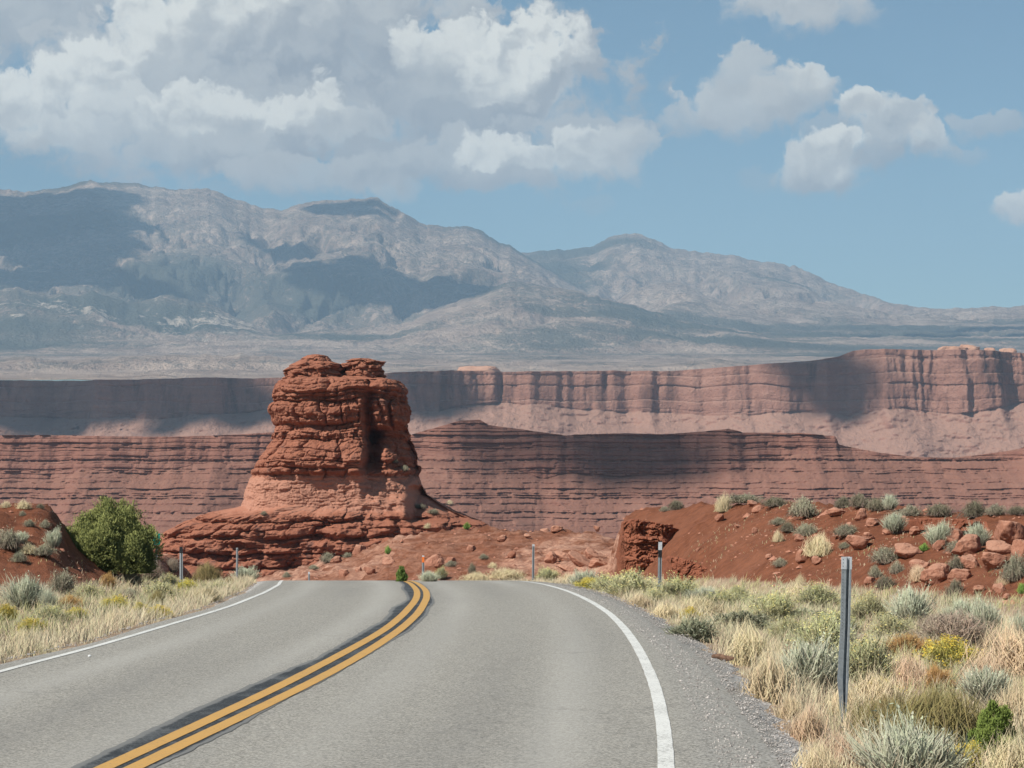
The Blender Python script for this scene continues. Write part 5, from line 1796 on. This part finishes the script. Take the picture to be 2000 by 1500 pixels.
def rubble():
    """small broken red stones strewn over the banks and the embankment"""
    rg = np.random.RandomState(22)
    n = 14000
    px = rg.uniform(-150, 2150, n)
    y = rg.uniform(34, 150, n)
    x = (px - 1000) / F * y
    g0, g1 = G(x, y), S(y) - 0.2 - np.maximum(0, y - 132) * 0.045
    cl = fbm(x * .35, y * .18, 4.4, 3)
    keep = (g0 - g1 > .18) & (cl + rg.uniform(-.35, .35, n) + np.where(px < 1500, -0.02, 0.2) > 0.0) & ((x > xer_at(y) + 1.2) | (x < xel_at(y) - 1.5))
    x, y, g0 = x[keep], y[keep], g0[keep]
    n = len(x)
    r = np.exp(rg.normal(math.log(.035), .55, n))
    r = np.where((rg.uniform(size=n) < .05) & (x > 4) & (y < 80), r * 2.6, r)
    r = np.clip(r, .012, .19) * np.where(y > 95, 1.6, 1)
    base = np.array([(1, 0, .1), (.5, .8, 0), (-.5, .85, .1), (-1, 0, 0), (-.5, -.8, .1), (.5, -.85, 0), (.35, .1, .75), (-.3, -.2, .8)], float)
    V = base[None] * rg.uniform(.65, 1.3, (n, 8, 3)) * r[:, None, None]
    an = rg.uniform(0, 6.28, n)
    ca, sa = np.cos(an)[:, None], np.sin(an)[:, None]
    V = np.stack([V[..., 0] * ca - V[..., 1] * sa + x[:, None], V[..., 0] * sa + V[..., 1] * ca + y[:, None], V[..., 2] * .8 + g0[:, None] - r[:, None] * .12], -1)
    i = np.arange(n)[:, None] * 8
    tr = [(0, 1, 6), (1, 2, 6), (2, 7, 6), (2, 3, 7), (3, 4, 7), (4, 5, 7), (5, 6, 7), (5, 0, 6)]
    f = np.concatenate([i + list(t) for t in tr], 0)
    m = rock_mat('rubble_stone', (0.25, 0.105, 0.065), (0.38, 0.175, 0.115), (0.52, 0.28, 0.195), 0.25, bump=0.2)
    tag(link('rubble', mesh_np('rubble', V.reshape(-1, 3), f, m, False)), kind='stuff')


rubble()


def grass_cover():
    """the thin dry grass that covers the verges"""
    rg = np.random.RandomState(23)
    n = 420000
    y = 12.5 * np.exp(rg.uniform(0, 1, n) ** 0.9 * math.log(98 / 12.5))
    side = rg.uniform(size=n) < 0.66
    wid = np.where(side, rg.uniform(0, 1, n) ** 0.9 * 8.5, rg.uniform(0, 1, n) ** 1.3 * 6.0)
    x = np.where(side, xer_at(y) + 0.05 + wid, xel_at(y) - 0.02 - wid)
    fringe = wid < 0.9
    px = pxof(x, y)
    g0, g1 = G(x, y), S(y) - 0.2
    clump = fbm(x * 2.4, y * 1.5, 0.7, 3)
    big = fbm(x * .5, y * .3, 5.5, 3)
    edge = 0.22 * fbm(y * .9, np.where(side, 3.0, 8.0), 0, 3) + np.where(side, .10, .20)
    keep = (px > -450) & (px < 2500) & (wid > edge) & (clump + rg.uniform(-.55, .55, n) + np.where(fringe, .35, 0.02) > 0.0) & ((g0 - g1 < 0.28) | ((rg.uniform(size=n) < .16) & (big > .05) & (y < 70)))
    x, y, g0, g1, clump, big, fringe, side, wid = [q[keep] for q in (x, y, g0, g1, clump, big, fringe, side, wid)]
    n = len(x)
    h = (0.10 + 0.13 * np.clip(clump + .5, 0, 1.2)) * rg.uniform(.45, 1.35, n) * np.where(fringe, 1.12, .95)
    h *= np.where(g0 - g1 < 0.28, 1.0, 0.38) * np.where(side, 1.0, 1.12) * np.clip((wid) / .35, .45, 1)
    w = (0.0028 + 0.00012 * y) * rg.uniform(.7, 1.4, n)
    base = np.stack([x, y, g0 - .01], 1)
    lean = rg.normal(0, .38, (n, 2))
    lean[:, 0] += 0.12
    tip = base + np.stack([lean[:, 0] * h, lean[:, 1] * h, h], 1)
    an = rg.uniform(0, 6.28, n)
    sd = np.stack([np.cos(an), np.sin(an), np.zeros(n)], 1)
    m = np.clip(big * 1.4 + np.where(side, .55 + .30 * sstep(.8, 2.0, wid), .45 + .45 * sstep(.9, 1.8, wid)) + rg.normal(0, .22, n), 0, 1)[:, None] * np.where(fringe, .4, 1.0)[:, None]
    ct = np.array([.67, .60, .40]) * (1 - m) + np.array([.46, .465, .265]) * m
    gy = sstep(.12, .4, fbm(x * .9 + 40, y * .5, 2.2, 3) + rg.normal(0, .1, n))[:, None] * np.where(fringe, .3, .8)[:, None]
    ct = ct * (1 - gy) + np.array([.50, .50, .21]) * gy
    tn = (rg.uniform(size=n) < .22 + .25 * (fbm(x * .6, y * .4, 9.9, 2) > .12))[:, None]
    ct = np.where(tn, np.array([.63, .50, .335]), ct) * rg.uniform(.75, 1.2, (n, 1))
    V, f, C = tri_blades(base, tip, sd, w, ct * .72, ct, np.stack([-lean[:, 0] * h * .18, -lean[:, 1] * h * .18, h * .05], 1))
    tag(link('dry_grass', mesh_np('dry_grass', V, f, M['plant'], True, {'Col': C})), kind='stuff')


grass_cover()

# ------------------------------------------------------------------ domes of pale rock on the far mesa
def domes():
    D = 3420.0
    import bmesh
    for (px, py, w, h, lab) in [(1862, 692, 64, 17, 'broad pale rock dome on the far mesa rim'), (1895, 690, 44, 18, 'highest pale rock dome on the far mesa rim'),
                                (1933, 692, 26, 14, 'small pale rock dome on the far mesa rim between two larger'), (1968, 694, 40, 15, 'pale rock dome on the far mesa nearest the right edge'),
                                (935, 729, 96, 15, 'pink rocky knoll behind the far mesa rim right of the butte')]:
        d = D if px > 1000 else 3900.0
        s = d / F
        me = BOULDERS[len(lab) % 6].copy()
        me.name = 'rock_dome'
        me.materials.clear()
        me.materials.append(M['dome_rock'])
        o = bpy.data.objects.new('rock_dome', me)
        COL.objects.link(o)
        q = P(px, py, d)
        hh = h * s * 1.6
        o.location = (q.x, d, q.z - hh * .38)
        o.scale = (w * s / 2, w * s / 2, hh)
        tag(o, lab, 'rock dome', 'pale rock domes far off')


domes()

# ------------------------------------------------------------------ cloud meshes added out of view, sized to shade chosen patches of land
def shadow_cloud(targets, alt, seed):
    """targets: (px, py, distance, radius across, radius along, turn)"""
    import bmesh
    bpy.context.view_layer.update()
    dgc = bpy.context.evaluated_depsgraph_get()
    for k, (px, py, d, ra, rb, tn) in enumerate(targets):
        q = P(px, py, d)
        okc, loc, _n, _i, ob_, _m = SC.ray_cast(dgc, Vector((0, 0, 0)), q.normalized())
        if okc and abs(loc.y - d) < 0.35 * d:
            q = loc
        t = (alt - q.z) / SUN.z
        c = q + SUN * t
        bm = bmesh.new()
        rg = random.Random(seed + k)
        n = 9
        for i in range(n):
            g, rr_ = rg.uniform(0, 6.28), rg.uniform(0.1, .72)
            m = Matrix.Translation((math.cos(g) * rr_ * ra, math.sin(g) * rr_ * rb, rg.uniform(0, .25) * min(ra, rb))) @ Matrix.Diagonal((ra * rg.uniform(.28, .5), rb * rg.uniform(.28, .5), min(ra, rb) * rg.uniform(.2, .4), 1))
            bmesh.ops.create_icosphere(bm, subdivisions=4, radius=1.0, matrix=m)
        me = bpy.data.meshes.new('shadow_cloud')
        bm.to_mesh(me)
        bm.free()
        v = np.empty(len(me.vertices) * 3, np.float32)
        me.vertices.foreach_get('co', v)
        v = v.reshape(-1, 3).astype(float)
        u = v / min(ra, rb) * 2.2 + seed + k * 7
        dv = 0.30 * min(ra, rb)
        v[:, 0] += dv * fbm(u[:, 0], u[:, 1], u[:, 2], 4)
        v[:, 1] += dv * fbm(u[:, 0] + 31, u[:, 1], u[:, 2], 4)
        v[:, 2] += dv * .6 * fbm(u[:, 0], u[:, 1] + 17, u[:, 2], 4)
        me.vertices.foreach_set('co', v.astype(np.float32).ravel())
        me.polygons.foreach_set('use_smooth', np.ones(len(me.polygons), bool))
        me.update()
        me.materials.append(M['shadow_cloud'])
        o = bpy.data.objects.new('shadow_cloud', me)
        COL.objects.link(o)
        o.location = c
        o.rotation_euler = (0, 0, tn)
        tag(o, kind='structure')


shadow_cloud([(1240, 880, 1300, 75, 26, 0.5), (1020, 872, 1300, 45, 12, 0.5), (1400, 862, 1305, 38, 14, 0.5)], 2600, 300)
shadow_cloud([(250, 780, 3300, 330, 60, 0.5), (60, 800, 3280, 160, 70, .5), (440, 800, 3260, 170, 60, .5), (830, 790, 3270, 80, 60, .4), (1640, 770, 3260, 110, 80, .3)], 3000, 400)
shadow_cloud([(700, 540, 12300, 470, 760, .4), (890, 568, 12000, 360, 380, .3), (590, 500, 12300, 170, 420, .6), (50, 430, 12600, 600, 950, .3), (190, 390, 13000, 300, 420, .3), (60, 490, 12000, 450, 500, .3), (20, 400, 13000, 400, 500, .2), (80, 545, 11500, 360, 420, .3), (290, 560, 11500, 150, 330, .5), (690, 405, 13300, 300, 330, .4), (1880, 655, 9500, 600, 200, .1), (1950, 640, 9500, 400, 150, .1)], 5200, 500)

# ------------------------------------------------------------------ haze: one box of thin even air round the place
def haze_box():
    x0, x1, y0, y1, z0, z1 = -10500, 10500, -600, 17900, float(G(0.0, 30000.0)) - 6, 1900
    v = [(x, y, z) for z in (z0, z1) for y in (y0, y1) for x in (x0, x1)]
    f = [(0, 2, 3, 1), (4, 5, 7, 6), (0, 1, 5, 4), (2, 6, 7, 3), (0, 4, 6, 2), (1, 3, 7, 5)]
    me = bpy.data.meshes.new('haze')
    me.from_pydata(v, [], f)
    m = bpy.data.materials.new('haze_air')
    m.use_nodes = True
    T = NT(m.node_tree)
    pv = T.node('ShaderNodeVolumePrincipled')
    pv.inputs['Color'].default_value = (0.50, 0.76, 1.0, 1)
    pv.inputs['Density'].default_value = HAZE
    pv.inputs['Anisotropy'].default_value = 0.1
    out = T.node('ShaderNodeOutputMaterial')
    T.t.links.new(pv.outputs[0], out.inputs['Volume'])
    me.materials.append(m)
    o = bpy.data.objects.new('haze', me)
    COL.objects.link(o)
    tag(o, kind='stuff')


HAZE = 5.4e-5
haze_box()
